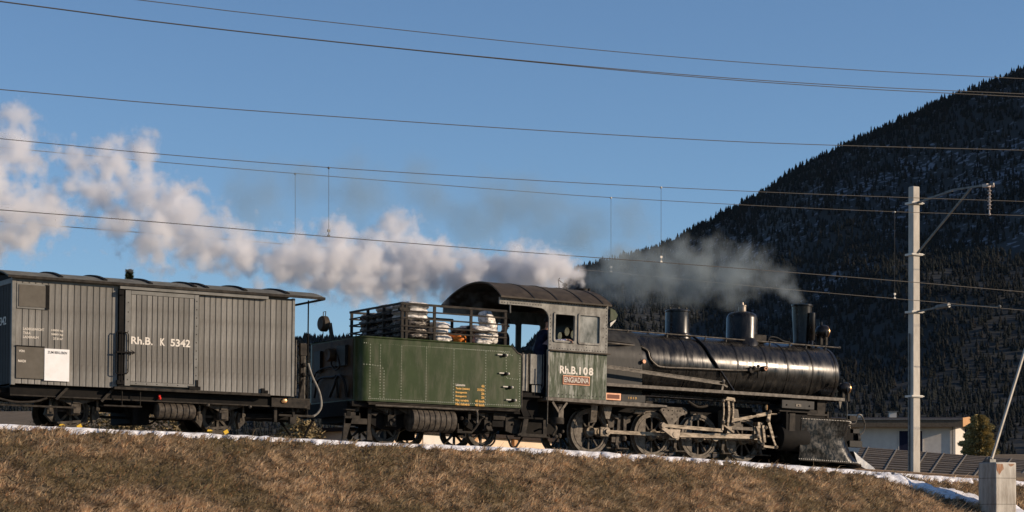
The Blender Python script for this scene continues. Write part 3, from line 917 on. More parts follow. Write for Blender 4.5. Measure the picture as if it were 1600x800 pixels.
# lettering and plates on the near cab side
text('Rh.B.', -2.98, -2.52, 1.73, 1.905, -1.2545, M['white'], loco, bold=0.03)
text('108', -2.47, -2.10, 1.73, 1.905, -1.2545, M['white'], loco, bold=0.035, space=1.2)
m = MB(); m.box(-2.905, -2.195, -1.268, -1.25, 1.495, 1.70); pl = obj('name_plate', m, M['copper'], loco, bevel=0.004)
m = MB(); m.box(-2.885, -2.215, -1.271, -1.262, 1.515, 1.68); obj('plate_field', m, M['dkred'], pl)
text('ENGIADINA', -2.87, -2.23, 1.545, 1.665, -1.2745, M['cream'], pl, bold=0.02)
m = MB(); m.box(-1.735, -1.33, -1.23, -1.20, 1.215, 1.375); p2 = obj('works_plate', m, M['copper'], loco, bevel=0.004)
m = MB(); m.box(-1.70, -1.37, -1.234, -1.225, 1.25, 1.34); obj('plate_field', m, M['dkred'], p2)
m = MB(); m.box(-1.315, -0.66, -1.22, -0.95, 1.20, 1.365); p3 = obj('tool_box', m, M['firebox'], loco, bevel=0.006)
text('1010', -1.12, -0.90, 1.265, 1.315, -1.2235, M['orange'], p3, space=1.3)
m = MB(); m.box(-0.60, -0.45, -1.15, -0.95, 1.18, 1.25); m.cyl((-0.50, -1.05, 1.22), (-0.36, -1.05, 1.22), 0.04, n=8); obj('oil_box', m, M['dirt'], loco)
# roof
def roof_mb(x0, x1, yw, ze, za, th, n=20, x0s=0, x1s=0):
    """arched sheet: the end edges may lean back towards the crown (x0s, x1s)"""
    out = []
    for layer in (0, th):
        for X, sh in ((x0, x0s), (x1, x1s)):
            for i in range(n + 1):
                y = -yw + 2 * yw * i / n
                k = 1 - abs(y / yw) ** 2.15
                out.append((X + sh * k, y * (1 - layer * 0.0), ze + (za - ze) * k + layer))
    N = n + 1
    fs = []
    for i in range(n):
        fs.append((i, i + 1, N + i + 1, N + i)); fs.append((2 * N + i, 3 * N + i, 3 * N + i + 1, 2 * N + i + 1))
        fs.append((i, 2 * N + i, 2 * N + i + 1, i + 1)); fs.append((N + i, N + i + 1, 3 * N + i + 1, 3 * N + i))
    for i in (0, n): fs.append((i, N + i, 3 * N + i, 2 * N + i))
    return MB().add(out, fs)
rf = obj('cab_roof', roof_mb(-4.58, -1.70, 1.36, 3.29, 3.72, 0.035, x0s=0.12), M['cab_roof'], loco, smooth=40)
for xs_ in (-3.75, -3.15, -2.50, -1.95):
    obj('roof_seam', roof_mb(xs_, xs_ + 0.035, 1.362, 3.30, 3.732, 0.034), M['black'], rf, smooth=40)
# cab front wall (arched), floor, backhead
pf = [(-1.24, 1.2)] + [(-1.24 + 2.48 * i / 16, 3.28 + 0.43 * (1 - abs(-1.24 + 2.48 * i / 16) ** 2.15 / 1.36 ** 2.15)) for i in range(17)] + [(1.24, 1.2)]
m = MB(); m.prism(pf, -1.80, -1.745, 'yz'); obj('cab_front', m, M['black'], loco)
m = MB(); m.box(-4.2, -1.8, -1.2, 1.2, 1.17, 1.21); obj('cab_floor', m, M['frame'], loco)
m = MB(); m.lathe([(-2.02, 0.0001), (-2.02, 0.62), (-1.98, 0.70), (-1.80, 0.72)], (0, 0, 2.15), 'x', 32); m.box(-1.98, -1.8, -0.68, 0.68, 1.25, 2.1)
bh = obj('backhead', m, M['boiler'], loco)
m = MB()
for (y, z, r) in ((-0.35, 2.72, 0.09), (-0.1, 2.80, 0.10), (0.2, 2.72, 0.09), (-0.5, 2.45, 0.07)):
    m.lathe([(-2.08, 0.0001), (-2.08, r), (-2.02, r)], (0, y, z), 'x', 16)
m.tube(bez([(-2.05, -0.45, 2.2), (-2.18, -0.52, 2.3), (-2.12, -0.6, 2.6), (-2.0, -0.6, 2.9)]), 0.022)
m.cyl((-2.02, -0.62, 2.35), (-2.3, -0.62, 2.35), 0.03, n=8); m.lathe([(-2.3, 0.08), (-2.33, 0.08), (-2.33, 0.06)], (0, -0.62, 2.35), 'x', 12)
o = obj('gauges', m, M['brass'], bh); o['kind'] = 'stuff'
m = MB(); m.tube(bez([(-3.9, 0.9, 2.0), (-3.88, 0.85, 2.25), (-3.7, 0.85, 2.28), (-3.55, 0.95, 2.4), (-3.5, 1.0, 2.75)]), 0.02); m.tube([(-3.5, 1.05, 2.78), (-4.05, 1.15, 1.9)], 0.02)
obj('cab_grab_rail', m, M['black'], loco)
m = MB(); m.tube([(-4.28, -1.24, 3.16), (-4.28, -1.24, 3.05), (-4.26, -1.22, 2.98)], 0.018); m.bar((-4.36, -1.27, 3.165), (-3.72, -1.27, 3.165), 0.01, 0.02)
obj('lamp_hook', m, M['galv'], loco)
# lookout shield at the front of the cab
m = MB(); m.prism([(-1.70, 3.26), (-1.58, 3.22), (-1.50, 3.12), (-1.56, 3.0), (-1.70, 2.98)], -1.30, -1.285)
obj('wind_shield', m, M['green'], loco)
m = MB(); m.prism([(-1.70, 2.93), (-1.55, 3.02), (-1.57, 2.98), (-1.70, 2.84)], -1.305, -1.29); obj('shield_bracket', m, M['bright'], loco)
# roof fittings: whistle, valve and steam outlet
m = MB()
m.cyl((-2.16, -0.1, 3.70), (-2.16, -0.1, 3.80), 0.06, n=12); m.cyl((-2.16, -0.1, 3.80), (-2.16, -0.1, 3.90), 0.035, n=10); m.cyl((-2.16, -0.1, 3.84), (-2.16, -0.1, 3.875), 0.055, n=12)
m.tube([(-2.3, -0.1, 3.72), (-2.34, -0.1, 3.96), (-2.30, -0.1, 4.0)], 0.012); m.tube([(-2.34, -0.1, 3.96), (-2.2, -0.1, 3.88)], 0.01)
m.cyl((-2.30, -0.1, 3.70), (-2.30, -0.1, 3.78), 0.03, n=8)
obj('whistle', m, M['dirt'], loco)
m = MB(); m.lathe([(3.66, 0.12), (3.78, 0.115), (3.80, 0.125), (3.815, 0.125), (3.815, 0.09), (3.7, 0.09)], (-1.62, 0.0, 0), 'z', 18)
m.cyl((-1.49, -0.08, 3.64), (-1.49, -0.08, 3.83), 0.03, n=10)
obj('steam_outlet', m, M['dirt'], loco)
# gate plates between cab and tender
m = MB(); m.box(-3.66, -3.36, -1.12, -1.09, 1.47, 2.13); gt = obj('gate_plate', m, M['grey_cab'], loco, bevel=0.006)
m = MB(); m.box(-3.62, -3.38, -1.13, -1.12, 1.29, 1.45); obj('gate_sill', m, M['grey_cab'], loco, bevel=0.004)
m = MB(); m.box(-3.90, -3.71, -1.10, -1.07, 1.31, 2.12); obj('gate_plate', m, M['grey_cab'], loco, bevel=0.006)
m = MB(); m.tube([(-3.72, -1.14, 1.30), (-3.72, -1.14, 2.14)], 0.012); m.tube([(-3.40, -1.15, 1.34), (-3.34, -1.15, 1.44), (-3.34, -1.15, 2.14)], 0.012)
m.tube([(-3.31, -1.30, 0.6), (-3.31, -1.30, 1.9)], 0.012)
obj('grab_rail', m, M['pipe'], loco)
# rear frame, steps
m = MB()
m.box(-4.1, -3.3, -0.9, 0.9, 0.75, 1.18)
m.prism([(-3.86, 1.28), (-3.42, 1.28), (-3.42, 1.18), (-3.70, 1.10), (-3.74, 0.95), (-3.62, 0.76), (-3.80, 0.74), (-3.92, 0.98)], -1.10, -1.02)
m.box(-3.95, -3.30, -1.12, -1.0, 0.70, 0.74)
obj('drag_beam', m, M['frame'], loco, bevel=0.006)
m = MB()
m.prism([(-3.80, 0.70), (-3.68, 0.70), (-3.74, 0.38), (-3.30, 0.38), (-3.30, 0.70), (-3.20, 0.70), (-3.20, 0.32), (-3.95, 0.30), (-3.95, 0.36), (-3.86, 0.40)], -1.12, -1.05)
m.box(-3.95, -3.2, -1.25, -0.95, 0.30, 0.325)
obj('cab_step', m, M['dirt'], loco, bevel=0.006)
m = MB(); m.tube([(-4.16, -1.0, 0.32), (-4.05, -1.0, 0.10), (-3.98, -1.0, 0.05), (-3.90, -1.0, 0.10), (-3.75, -1.0, 0.32)], 0.025)
obj('step_stirrup', m, M['dirt'], loco)
m = MB(); m.tube(bez([(-4.60, -0.5, 0.40), (-4.52, -0.5, 0.15), (-4.35, -0.5, 0.08), (-4.18, -0.5, 0.2), (-4.15, -0.5, 0.45)]), 0.022); m.tube(bez([(-3.4, -0.9, 0.45), (-3.2, -0.9, 0.5), (-3.0, -0.9, 0.35)]), 0.02)
obj('brake_hose', m, M['frame'], loco)
# air cylinder with Y bracket under the cab
m = MB(); m.cyl((-2.96, -1.12, 0.62), (-2.96, -1.12, 0.76), 0.17, 0.17, 20); m.cyl((-2.93, -1.12, 0.76), (-2.93, -1.12, 1.05), 0.13, 0.13, 20)
ac = obj('brake_cylinder', m, M['dirt'], loco, bevel=0.004)
m = MB(); m.bar((-3.16, -1.26, 1.10), (-2.98, -1.27, 0.86), 0.02, 0.05); m.bar((-2.78, -1.26, 1.10), (-2.98, -1.27, 0.86), 0.02, 0.05); m.bar((-2.98, -1.27, 0.88), (-2.98, -1.27, 0.66), 0.02, 0.05, (1, 0, 0))
m.box(-2.99, -2.86, -1.255, -1.25, 0.66, 1.0)
obj('y_bracket', m, M['gear2'], ac, bevel=0.003)
m = MB(); m.tube(bez([(-3.02, -1.15, 0.62), (-3.0, -1.18, 0.5), (-3.06, -1.15, 0.38), (-2.92, -1.15, 0.30)]), 0.025); m.ball((-2.92, -1.18, 0.36), 0.06, 8); m.ball((-2.83, -1.18, 0.46), 0.04, 8); m.ball((-3.0, -1.18, 0.34), 0.045, 8)
obj('drain_cock', m, M['gear'], ac)
m = MB(); m.bar((-1.95, -1.1, 1.12), (-1.85, -0.9, 0.72), 0.03, 0.16, (1, 0, 0)); m.box(-1.66, -1.45, -0.92, -0.86, 0.86, 1.12); m.prism([(-1.70, 1.12), (-1.42, 1.12), (-1.50, 0.80), (-1.60, 0.80)], -1.04, -0.98)
obj('spring_hanger', m, M['gear2'], loco, bevel=0.004)

# --- wheels
WR = 0.525
def wheel(x, zc, y, mirror=False):
    """driving wheel centred on x; near side built, the far side is a copy turned round"""
    m = MB()
    m.lathe([(0.13, WR + 0.028), (0.11, WR + 0.028), (0.10, WR), (0.0, WR - 0.008), (0.0, WR - 0.07), (0.02, WR - 0.075), (0.02, WR - 0.12), (0.12, WR - 0.12), (0.13, WR - 0.07), (0.13, WR + 0.028)], (0, 0, 0), 'y', 48)
    o = obj('driving_wheel', m, M['gear2'], loco, smooth=35)
    o.location = (x, y, zc)
    m = MB(); m.lathe([(0.0, 0.0001), (-0.03, 0.05), (-0.03, 0.11), (0.0, 0.13), (0.12, 0.14)], (0, 0, 0), 'y', 24); m.cyl((0.28, 0.10, 0), (0.28, -0.02, 0), 0.12, 0.09, 16); m.bar((0.05, 0.04, 0), (0.26, 0.04, 0), 0.08, 0.16)
    obj('hub', m, M['rod'], o, smooth=35)
    m = MB()
    cw = []
    r = WR - 0.10
    for i in range(13):
        a = R(90 + 28 + (180 - 56) * i / 12); cw.append((r * math.cos(a), r * math.sin(a)))
    m.prism(cw, 0.01, 0.10); obj('counterweight', m, M['gear2'], o, bevel=0.004)
    m = MB(); m.bar((0.10, 0.07, 0), (WR - 0.11, 0.07, 0), 0.04, 0.035)
    s0 = None
    for k in range(10):
        a = 2 * PI * k / 10 + R(18)
        if s0 is None:
            s0 = obj('spoke', m, M['gear'], o, smooth=0); s0.rotation_euler = (0, a, 0)
        else: dup(s0, o, (0, 0, 0), (0, a, 0))
    return o
AX = (-1.77, -0.05, 1.26, 2.54)
w0 = wheel(AX[0], WR, -0.66)
for x in AX[1:]: dup_tree(w0, loco, (x, -0.66, WR))
for x in AX: dup_tree(w0, loco, (x, 0.66, WR), (0, 0, PI))
for x, z, r in [(x, WR, 0.07) for x in AX] + [(5.0, 0.35, 0.05)]:
    m = MB(); m.cyl((x, -0.6, z), (x, 0.6, z), r, n=10); obj('axle', m, M['frame'], loco)
m = MB(); m.lathe([(0.12, 0.37), (0.10, 0.37), (0.10, 0.345), (0.0, 0.34), (0.0, 0.28), (0.04, 0.27), (0.05, 0.1), (0.0, 0.09), (0.0, 0.0001)], (0, 0, 0), 'y', 32)
tw = obj('guide_wheel', m, M['gear'], loco, smooth=35); tw.location = (5.0, -0.64, 0.35)
dup(tw, loco, (5.0, 0.64, 0.35), (0, 0, PI))

# --- rods and valve gear
PX = 0.28
m = MB()
m.bar((AX[0] + PX, -0.86, WR), (AX[3] + PX, -0.86, WR), 0.035, 0.085)
for i, x in enumerate(AX): m.cyl((x + PX, -0.84, WR), (x + PX, -0.93, WR), 0.10, n=16)
sr = obj('side_rod', m, M['rod'], loco, bevel=0.004)
m = MB(); m.cyl((AX[0] + PX, -0.92, WR), (AX[0] + PX, -0.97, WR), 0.055, n=14); m.box(AX[0] + PX - 0.17, AX[0] + PX + 0.05, -0.92, -0.85, WR - 0.11, WR + 0.10); m.cyl((AX[0] + PX, -0.88, WR + 0.08), (AX[0] + PX, -0.88, WR + 0.17), 0.05, n=10)
obj('rod_bearing', m, M['rod'], sr, bevel=0.006)
zc = WR + 0.02
m = MB()
m.bar((0.24, -1.0, WR), (2.62, -1.0, 0.575), 0.04, 0.11)
m.box(0.14, 0.40, -1.05, -0.94, WR - 0.12, WR + 0.12)
cr_ = obj('connecting_rod', m, M['rod'], loco, bevel=0.005)
m = MB(); m.bar((0.45, -1.023, WR - 0.038), (2.58, -1.023, 0.540), 0.008, 0.014); m.bar((0.45, -1.023, WR + 0.045), (2.58, -1.023, 0.612), 0.008, 0.014)
obj('rod_flange', m, M['rim'], cr_)
m = MB(); m.cyl((0.24, -1.04, WR), (0.24, -1.13, WR), 0.06, n=14); m.prism([(0.40, WR + 0.12), (0.36, WR - 0.10), (0.20, WR - 0.08), (-0.17, 0.66), (-0.16, 0.78), (-0.06, 0.79), (0.05, 0.64)], -1.12, -1.07)
m.cyl((-0.11, -1.06, 0.715), (-0.11, -1.18, 0.715), 0.065, n=14)
obj('return_crank', m, M['rim'], loco, bevel=0.004)
m = MB(); m.bar((-0.08, -1.14, 0.745), (1.57, -1.14, 0.70), 0.02, 0.022); m.bar((-0.08, -1.14, 0.69), (1.57, -1.14, 0.645), 0.02, 0.022); m.bar((-0.08, -1.14, 0.717), (1.57, -1.14, 0.672), 0.01, 0.05)
obj('eccentric_rod', m, M['rod'], loco)
m = MB()
for x0_, w_ in ((1.56, 0.035), (1.71, 0.06), (1.83, 0.045)):
    pts = [(x0_ + 0.03 * math.cos(t * PI - PI / 2) - 0.0, -1.14, 0.86 + 0.52 * t) for t in [i / 6 for i in range(7)]]
    for a, b in zip(pts[:-1], pts[1:]): m.bar(a, b, 0.05, w_, (1, 0, 0))
m.bar((1.56, -1.14, 0.86), (1.56, -1.14, 0.68), 0.05, 0.05, (1, 0, 0)); m.ball((1.56, -1.16, 1.36), 0.05, 8); m.ball((1.84, -1.16, 1.36), 0.04, 8); m.ball((1.57, -1.16, 0.86), 0.05, 8)
m.prism([(1.60, 1.38), (1.90, 1.36), (1.88, 1.44), (1.66, 1.46)], -1.18, -1.05)
m.box(1.72, 1.86, -1.12, -1.04, 0.62, 0.86); m.ball((1.86, -1.14, 0.84), 0.05, 8); m.bar((1.60, -1.14, 0.80), (1.9, -1.14, 0.64), 0.03, 0.04)
obj('expansion_link', m, M['rod'], loco, bevel=0.003)
m = MB(); m.bar((1.56, -1.10, 0.87), (2.02, -1.10, 0.95), 0.05, 0.08); m.bar((2.0, -1.10, 0.945), (2.45, -1.10, 1.035), 0.04, 0.075); m.bar((2.56, -1.10, 1.06), (2.90, -1.10, 1.13), 0.04, 0.085); m.bar((2.44, -1.10, 1.035), (2.58, -1.10, 1.06), 0.045, 0.05)
obj('radius_rod', m, M['rod'], loco, bevel=0.004)
m = MB(); m.bar((2.93, -1.12, 1.16), (2.90, -1.12, 0.95), 0.045, 0.09, (1, 0, 0)); m.bar((2.92, -1.12, 0.92), (3.06, -1.12, 0.55), 0.035, 0.07, (1, 0, 0)); m.bar((3.04, -1.12, 0.58), (3.15, -1.12, 0.35), 0.03, 0.045, (1, 0, 0)); m.ball((2.93, -1.14, 1.17), 0.055, 8); m.ball((2.88, -1.14, 0.97), 0.05, 8)
obj('combination_lever', m, M['rod'], loco)
m = MB(); m.bar((2.78, -1.12, 0.36), (3.15, -1.12, 0.34), 0.03, 0.05); m.ball((3.15, -1.13, 0.35), 0.05, 8); m.ball((2.75, -1.13, 0.40), 0.05, 8)
obj('union_link', m, M['rod'], loco)
m = MB(); m.box(1.84, 2.62, -1.04, -0.96, 0.715, 0.79); m.box(1.90, 2.0, -1.02, -0.5, 0.66, 1.18); m.prism([(1.86, 0.79), (2.3, 0.79), (2.2, 0.95), (2.15, 1.20), (1.95, 1.22)], -0.95, -0.90)
obj('slide_bar', m, M['gear2'], loco, bevel=0.004)
m = MB(); m.box(2.55, 2.80, -1.06, -0.94, 0.50, 0.82); m.box(2.62, 2.70, -1.10, -0.92, 0.78, 0.92); m.ball((2.62, -1.09, 0.60), 0.06, 8); m.ball((2.86, -1.09, 0.80), 0.05, 8); m.bar((2.78, -1.08, 0.85), (2.84, -1.08, 0.45), 0.04, 0.07, (1, 0, 0)); m.ball((2.72, -1.08, 0.88), 0.04, 8); m.bar((2.60, -1.08, 0.82), (2.72, -1.08, 0.52), 0.03, 0.05, (1, 0, 0)); m.bar((2.68, -1.1, 0.52), (2.78, -1.1, 0.38), 0.03, 0.04, (1, 0, 0))
obj('crosshead', m, M['rod'], loco, bevel=0.004)
m = MB(); m.cyl((2.75, -1.0, 0.60), (3.3, -1.0, 0.60), 0.03, n=10); m.cyl((2.9, -1.05, 1.12), (3.35, -1.02, 1.14), 0.022, n=8); obj('piston_rod', m, M['rod'], loco)
m = MB()
m.lathe([(3.26, 0.0001), (3.26, 0.20), (3.28, 0.31), (3.34, 0.32), (4.02, 0.32), (4.08, 0.30), (4.10, 0.2), (4.10, 0.0001)], (0, -0.95, 0.60), 'x', 28)
m.lathe([(3.24, 0.0001), (3.24, 0.16), (4.12, 0.16), (4.12, 0.0001)], (0, -0.92, 1.10), 'x', 20)
m.box(3.36, 4.0, -1.22, -0.5, 0.55, 1.20)
cyl = obj('cylinder', m, M['frame'], loco, smooth=35, bevel=0.006)
m = MB(); m.box(3.45, 3.62, -1.235, -1.2, 0.5, 1.16); m.box(3.40, 4.6, -1.22, -1.15, 1.14, 1.19); obj('cylinder_cladding_strip', m, M['dirt'], cyl, bevel=0.004)
m = MB(); m.lathe([(3.26, 0.0001), (3.26, 0.20), (3.28, 0.31), (3.34, 0.32), (4.02, 0.32), (4.08, 0.30), (4.10, 0.0001)], (0, 0.95, 0.60), 'x', 28); m.box(3.36, 4.0, 0.5, 1.22, 0.55, 1.20)
obj('cylinder', m, M['frame'], loco, smooth=35)
m = MB(); m.box(3.25, 4.22, -1.19, -1.14, 1.275, 1.475); vp = obj('valve_chest_cover', m, M['firebox'], loco, bevel=0.008)
m = MB()
for x in (3.4, 3.74, 4.08): m.ball((x, -1.195, 1.36), 0.022, 8)
m.box(3.66, 3.82, -1.20, -1.19, 1.33, 1.39)
obj('cover_bolts', m, M['pipe'], vp)
m = MB(); m.box(4.38, 4.62, -1.1, -0.7, 1.17, 1.54); m.box(4.85, 4.97, -0.9, -0.8, 1.05, 1.28); m.box(3.25, 4.4, -1.1, -0.6, 1.20, 1.275)
obj('front_bracket', m, M['dirt'], loco, bevel=0.006)
m = MB(); m.cyl((2.94, -1.0, 1.22), (2.94, -1.0, 1.34), 0.03, n=8); obj('oil_cup', m, M['brass'], loco)
# guide plate with holes, hangers and brake gear between the wheels
m = cut_plate([(0.05, 1.10), (0.10, 1.14), (0.22, 1.14), (0.22, 1.175), (0.72, 1.175), (0.80, 1.12), (0.80, 1.04), (0.62, 0.98), (0.45, 0.80), (0.40, 0.66), (0.34, 0.66), (0.24, 0.85), (0.10, 1.02)],
              [[(cx + 0.018 * math.cos(t * PI / 4), cz + 0.018 * math.sin(t * PI / 4)) for t in range(8)] for cx, cz in ((0.14, 1.09), (0.27, 1.09), (0.38, 1.09), (0.52, 1.09), (0.60, 1.09), (0.72, 1.08), (0.38, 1.0), (0.52, 0.95), (0.38, 0.90))], -0.80, -0.77)
obj('guide_plate', m, M['gear2'], loco, smooth=0)
hb = None
for x in (-1.05, 0.56, 1.92, 3.02):
    if hb is None:
        m = MB(); m.bar((0, -0.75, 0.95), (-0.06, -0.75, 0.2), 0.04, 0.07, (1, 0, 0)); m.prism([(-0.10, 0.72), (-0.18, 0.50), (-0.10, 0.28), (-0.02, 0.28), (-0.04, 0.72)], -0.72, -0.60); m.ball((-0.06, -0.77, 0.2), 0.05, 8); m.cyl((-0.3, -0.7, 0.17), (0.3, -0.7, 0.17), 0.02, n=8)
        hb = obj('brake_hanger', m, M['gear'], loco); hb.location = (x, 0, 0)
    else: dup(hb, loco, (x, 0, 0))
m = MB()
m.prism([(-1.40, 1.0), (-1.10, 0.86), (-1.02, 0.93), (-0.72, 0.85), (-0.72, 0.78), (-1.0, 0.66), (-1.30, 0.62)], -0.72, -0.66)
m.bar((-1.55, -0.8, 1.02), (-1.1, -0.8, 0.84), 0.03, 0.07); m.box(-1.25, -1.0, -0.76, -0.70, 0.30, 0.42); m.ball((-0.93, -0.78, 0.40), 0.07, 8); m.box(-0.96, -0.88, -0.8, -0.7, 0.34, 0.9)
obj('equalising_beam', m, M['gear'], loco, bevel=0.005)
m = MB(); m.cyl((-0.82, -1.0, 1.0), (-0.60, -1.0, 1.0), 0.05, n=10); m.ball((-0.58, -1.02, 1.0), 0.06, 8); m.tube([(-0.9, -1.0, 1.02), (-0.7, -1.0, 1.05)], 0.02)
obj('injector', m, M['gear2'], loco)
m = MB(); m.tube(bez([(0.75, -0.9, 1.32), (1.0, -0.95, 1.2), (1.3, -0.95, 1.26), (1.55, -0.9, 1.42)]), 0.03)
m.box(0.95, 1.10, -1.0, -0.95, 1.02, 1.05); m.bar((-0.3, -0.9, 1.43), (3.1, -0.9, 1.40), 0.03, 0.05)
obj('lubricator_pipes', m, M['dirt'], loco)
sp0 = None
for x in AX:
    if sp0 is None:
        m = MB()
        for q in range(5): m.box(-0.42 + q * 0.06, 0.42 - q * 0.06, -0.56, -0.47, 1.02 - q * 0.022, 1.04 - q * 0.022)
        sp0 = obj('leaf_spring', m, M['dirt'], loco); sp0.location = (x, 0, 0)
    else: dup(sp0, loco, (x, 0, 0))

# --- plough
def plow_side(s):
    """one wing: rows over height, columns from the rear edge to the nose"""
    NR, NC = 14, 26
    m = MB(); vs = []
    rows = []
    for j in range(NR + 1):
        v = j / NR                     # 0 bottom, 1 top
        z0b = 0.07 - 0.16 * 1.0
        # nose line (y = 0) leans: forward at the foot, hollow in the middle
        nx = 6.05 + 0.85 * (1 - v) ** 2.6 + 0.30 * v ** 2
        line = []
        for i in range(NC + 1):
            u = i / NC
            x = 3.82 - 0.05 * (1 - v) + (nx - 3.82) * u
            # straight flank first, then curling round to the nose, hollow in the middle
            k = sstep(0.50, 1.0, u)
            y = 1.22 * (1 - k ** 1.25) - 0.06 * math.sin(PI * v) * sstep(0.25, 0.8, u) * (1 - k)
            zb = 0.06 - 0.05 * u - 0.05 * sstep(0.6, 1, u); zt = 1.09 - 0.02 * sstep(0.5, 1, u)
            z = zb + (zt - zb) * v
            dn = 0.012 * noise.noise(Vector((x * 3, z * 4, s * 3 + 11))) + 0.006 * noise.noise(Vector((x * 9, z * 9, 2)))
            line.append((x, s * (y + dn), z))
        rows.append(line)
    for off in (0.0, 0.016):
        for line in rows:
            for p in line: vs.append((p[0] - off * 0.5, p[1] - s * off, p[2]))
    W_ = NC + 1; H_ = (NR + 1) * W_
    fs = []
    for j in range(NR):
        for i in range(NC):
            a = j * W_ + i
            fs.append((a, a + 1, a + 1 + W_, a + W_)); fs.append((H_ + a, H_ + a + W_, H_ + a + 1 + W_, H_ + a + 1))
    for i in range(NC):
        fs.append((i, H_ + i, H_ + i + 1, i + 1)); a = NR * W_ + i; fs.append((a, a + 1, H_ + a + 1, H_ + a))
    for j in range(NR):
        a = j * W_; fs.append((a, a + W_, H_ + a + W_, H_ + a)); a += NC; fs.append((a, H_ + a, H_ + a + W_, a + W_))
    m.add(vs, fs)
    return m, rows
M['plow'] = mat('scuffed_black_plough_steel', (0.004, 0.004, 0.004), (0.012, 0.011, 0.0095), 15.0, 0.16, 0.0, 0.22, 9, (1, 1, 0.7), c3=(0.024, 0.022, 0.019), lo=0.40, hi=0.62, rough2=0.40, spec=0.16)
M['blade'] = mat('worn_blade_edge', (0.20, 0.21, 0.23), (0.40, 0.39, 0.37), 9, 0.35, 0.6)
for s in (-1, 1):
    m, rows = plow_side(s)
    pw = obj('snow_plough_wing', m, M['plow'], loco, smooth=40)
    m = MB()
    top = rows[-1]; m.tube([(p[0], p[1] + s * 0.006, p[2]) for p in top], 0.014, 6)
    bot = rows[0]; m.tube([(p[0], p[1] + s * 0.006, p[2] + 0.01) for p in bot], 0.014, 6)
    m.tube([(r_[0][0], r_[0][1], r_[0][2]) for r_ in rows], 0.012, 6)
    obj('wing_edge_bead', m, M['dirt'], pw)
    pts = []
    for line, dz in ((top, -0.035), (bot, 0.04)):
        acc = 0
        for a, b in zip(line[:-1], line[1:]):
            pts.append((a[0], a[1] + s * 0.004, a[2] + dz)); pts.append(((a[0] + b[0]) / 2, (a[1] + b[1]) / 2 + s * 0.004, (a[2] + b[2]) / 2 + dz))
    for r_ in rows: pts.append((r_[-2][0], r_[-2][1] + s * 0.004, r_[-2][2])); pts.append((r_[-1][0] + 0.01, r_[-1][1], r_[-1][2]))
    rivets('rivets', pts, (0.2, s, 0), 0.013, M['bright'] if s < 0 else M['dirt'], pw)
m = MB()
m.prism([(6.20, 0.40), (6.36, 0.30), (6.62, 0.15), (6.86, 0.02), (6.93, -0.05), (6.60, -0.03), (6.35, 0.05)], -0.28, 0.28)
obj('plough_blade', m, M['blade'], loco, bevel=0.01)
m = MB(); m.box(5.4, 6.25, -0.2, 0.2, 0.62, 0.95); obj('buffer_beam', m, M['frame'], loco)
m = MB(); m.cyl((6.0, 0, 0.72), (6.45, 0, 0.72), 0.09, n=16); m.lathe([(6.42, 0.0001), (6.42, 0.19), (6.50, 0.20), (6.54, 0.14), (6.55, 0.0001)], (0, 0, 0.72), 'x', 24); m.box(6.1, 6.5, -0.25, -0.05, 0.50, 0.66); m.box(6.15, 6.45, -0.2, 0.2, 0.84, 0.95)
obj('centre_buffer', m, M['black'], loco, bevel=0.006)
m = MB(); m.tube(bez([(5.75, -0.55, 1.12), (5.95, -0.45, 1.15), (6.15, -0.2, 1.08), (6.35, -0.15, 1.10), (6.42, -0.15, 1.30), (6.55, -0.15, 1.28), (6.70, -0.1, 1.05), (6.60, -0.1, 0.85), (6.35, -0.1, 0.82)]), 0.018)
obj('front_brake_hose', m, M['pipe'], loco)
m = MB(); m.tube([(5.25, -1.15, 1.05), (5.25, -1.15, 1.50)], 0.016); m.tube([(5.25, -1.15, 1.50), (5.25, -1.1, 1.56)], 0.012); m.prism([(4.95, 1.53), (5.05, 1.53), (5.0, 1.33)], -1.2, -1.17)
obj('front_post', m, M['pipe'], loco)
m = MB(); m.box(5.55, 5.75, -0.9, -0.75, 1.09, 1.22); obj('lamp_iron', m, M['dirt'], loco)
# ------------------------------------------------------------------ tender
tender = thing('tender', 'dark green coal tender with railed top behind the locomotive', 'tender', (-5.8, 0, 0.17), (0, GT, 0))
def body_outline(x0, x1, hw, r, n=7):
    o = []
    for i in range(n + 1):
        a = R(180 + 90 * i / n); o.append((x0 + r + r * math.cos(a), -hw + r + r * math.sin(a)))
    o += [(x1, -hw), (x1, hw)]
    for i in range(n + 1):
        a = R(90 + 90 * i / n); o.append((x0 + r + r * math.cos(a), hw - r + r * math.sin(a)))
    return o
m = MB(); m.prism(body_outline(-2.12, 1.60, 1.25, 0.24), 0.86, 2.20, 'xy')
tk = obj('water_tank', m, M['green'], tender, smooth=40)
m = MB()
ol = body_outline(-2.125, 1.60, 1.262, 0.246)
m.tube([(p[0], p[1], 2.20) for p in ol], 0.018, 6, closed=True)
obj('tank_rim', m, M['green'], tk)
# side sheets carried forward with the rounded-down top corner
for s in (-1, 1):
    pl = [(1.40, 0.86), (1.86, 0.86), (1.86, 1.95), (1.84, 2.03), (1.74, 2.06), (1.68, 2.12), (1.60, 2.19), (1.50, 2.215), (1.40, 2.215)]
    m = MB(); m.prism(pl, s * 1.252, s * 1.22); sd_ = obj('side_sheet', m, M['green'], tender, bevel=0.004)
    m = MB(); m.tube([(p[0], s * 1.25, p[1]) for p in pl[1:-1]], 0.016, 6); m.tube([(1.87, s * 1.25, 1.35), (1.87, s * 1.25, 2.08)], 0.022, 8); obj('sheet_edge', m, M['pipe'], sd_)
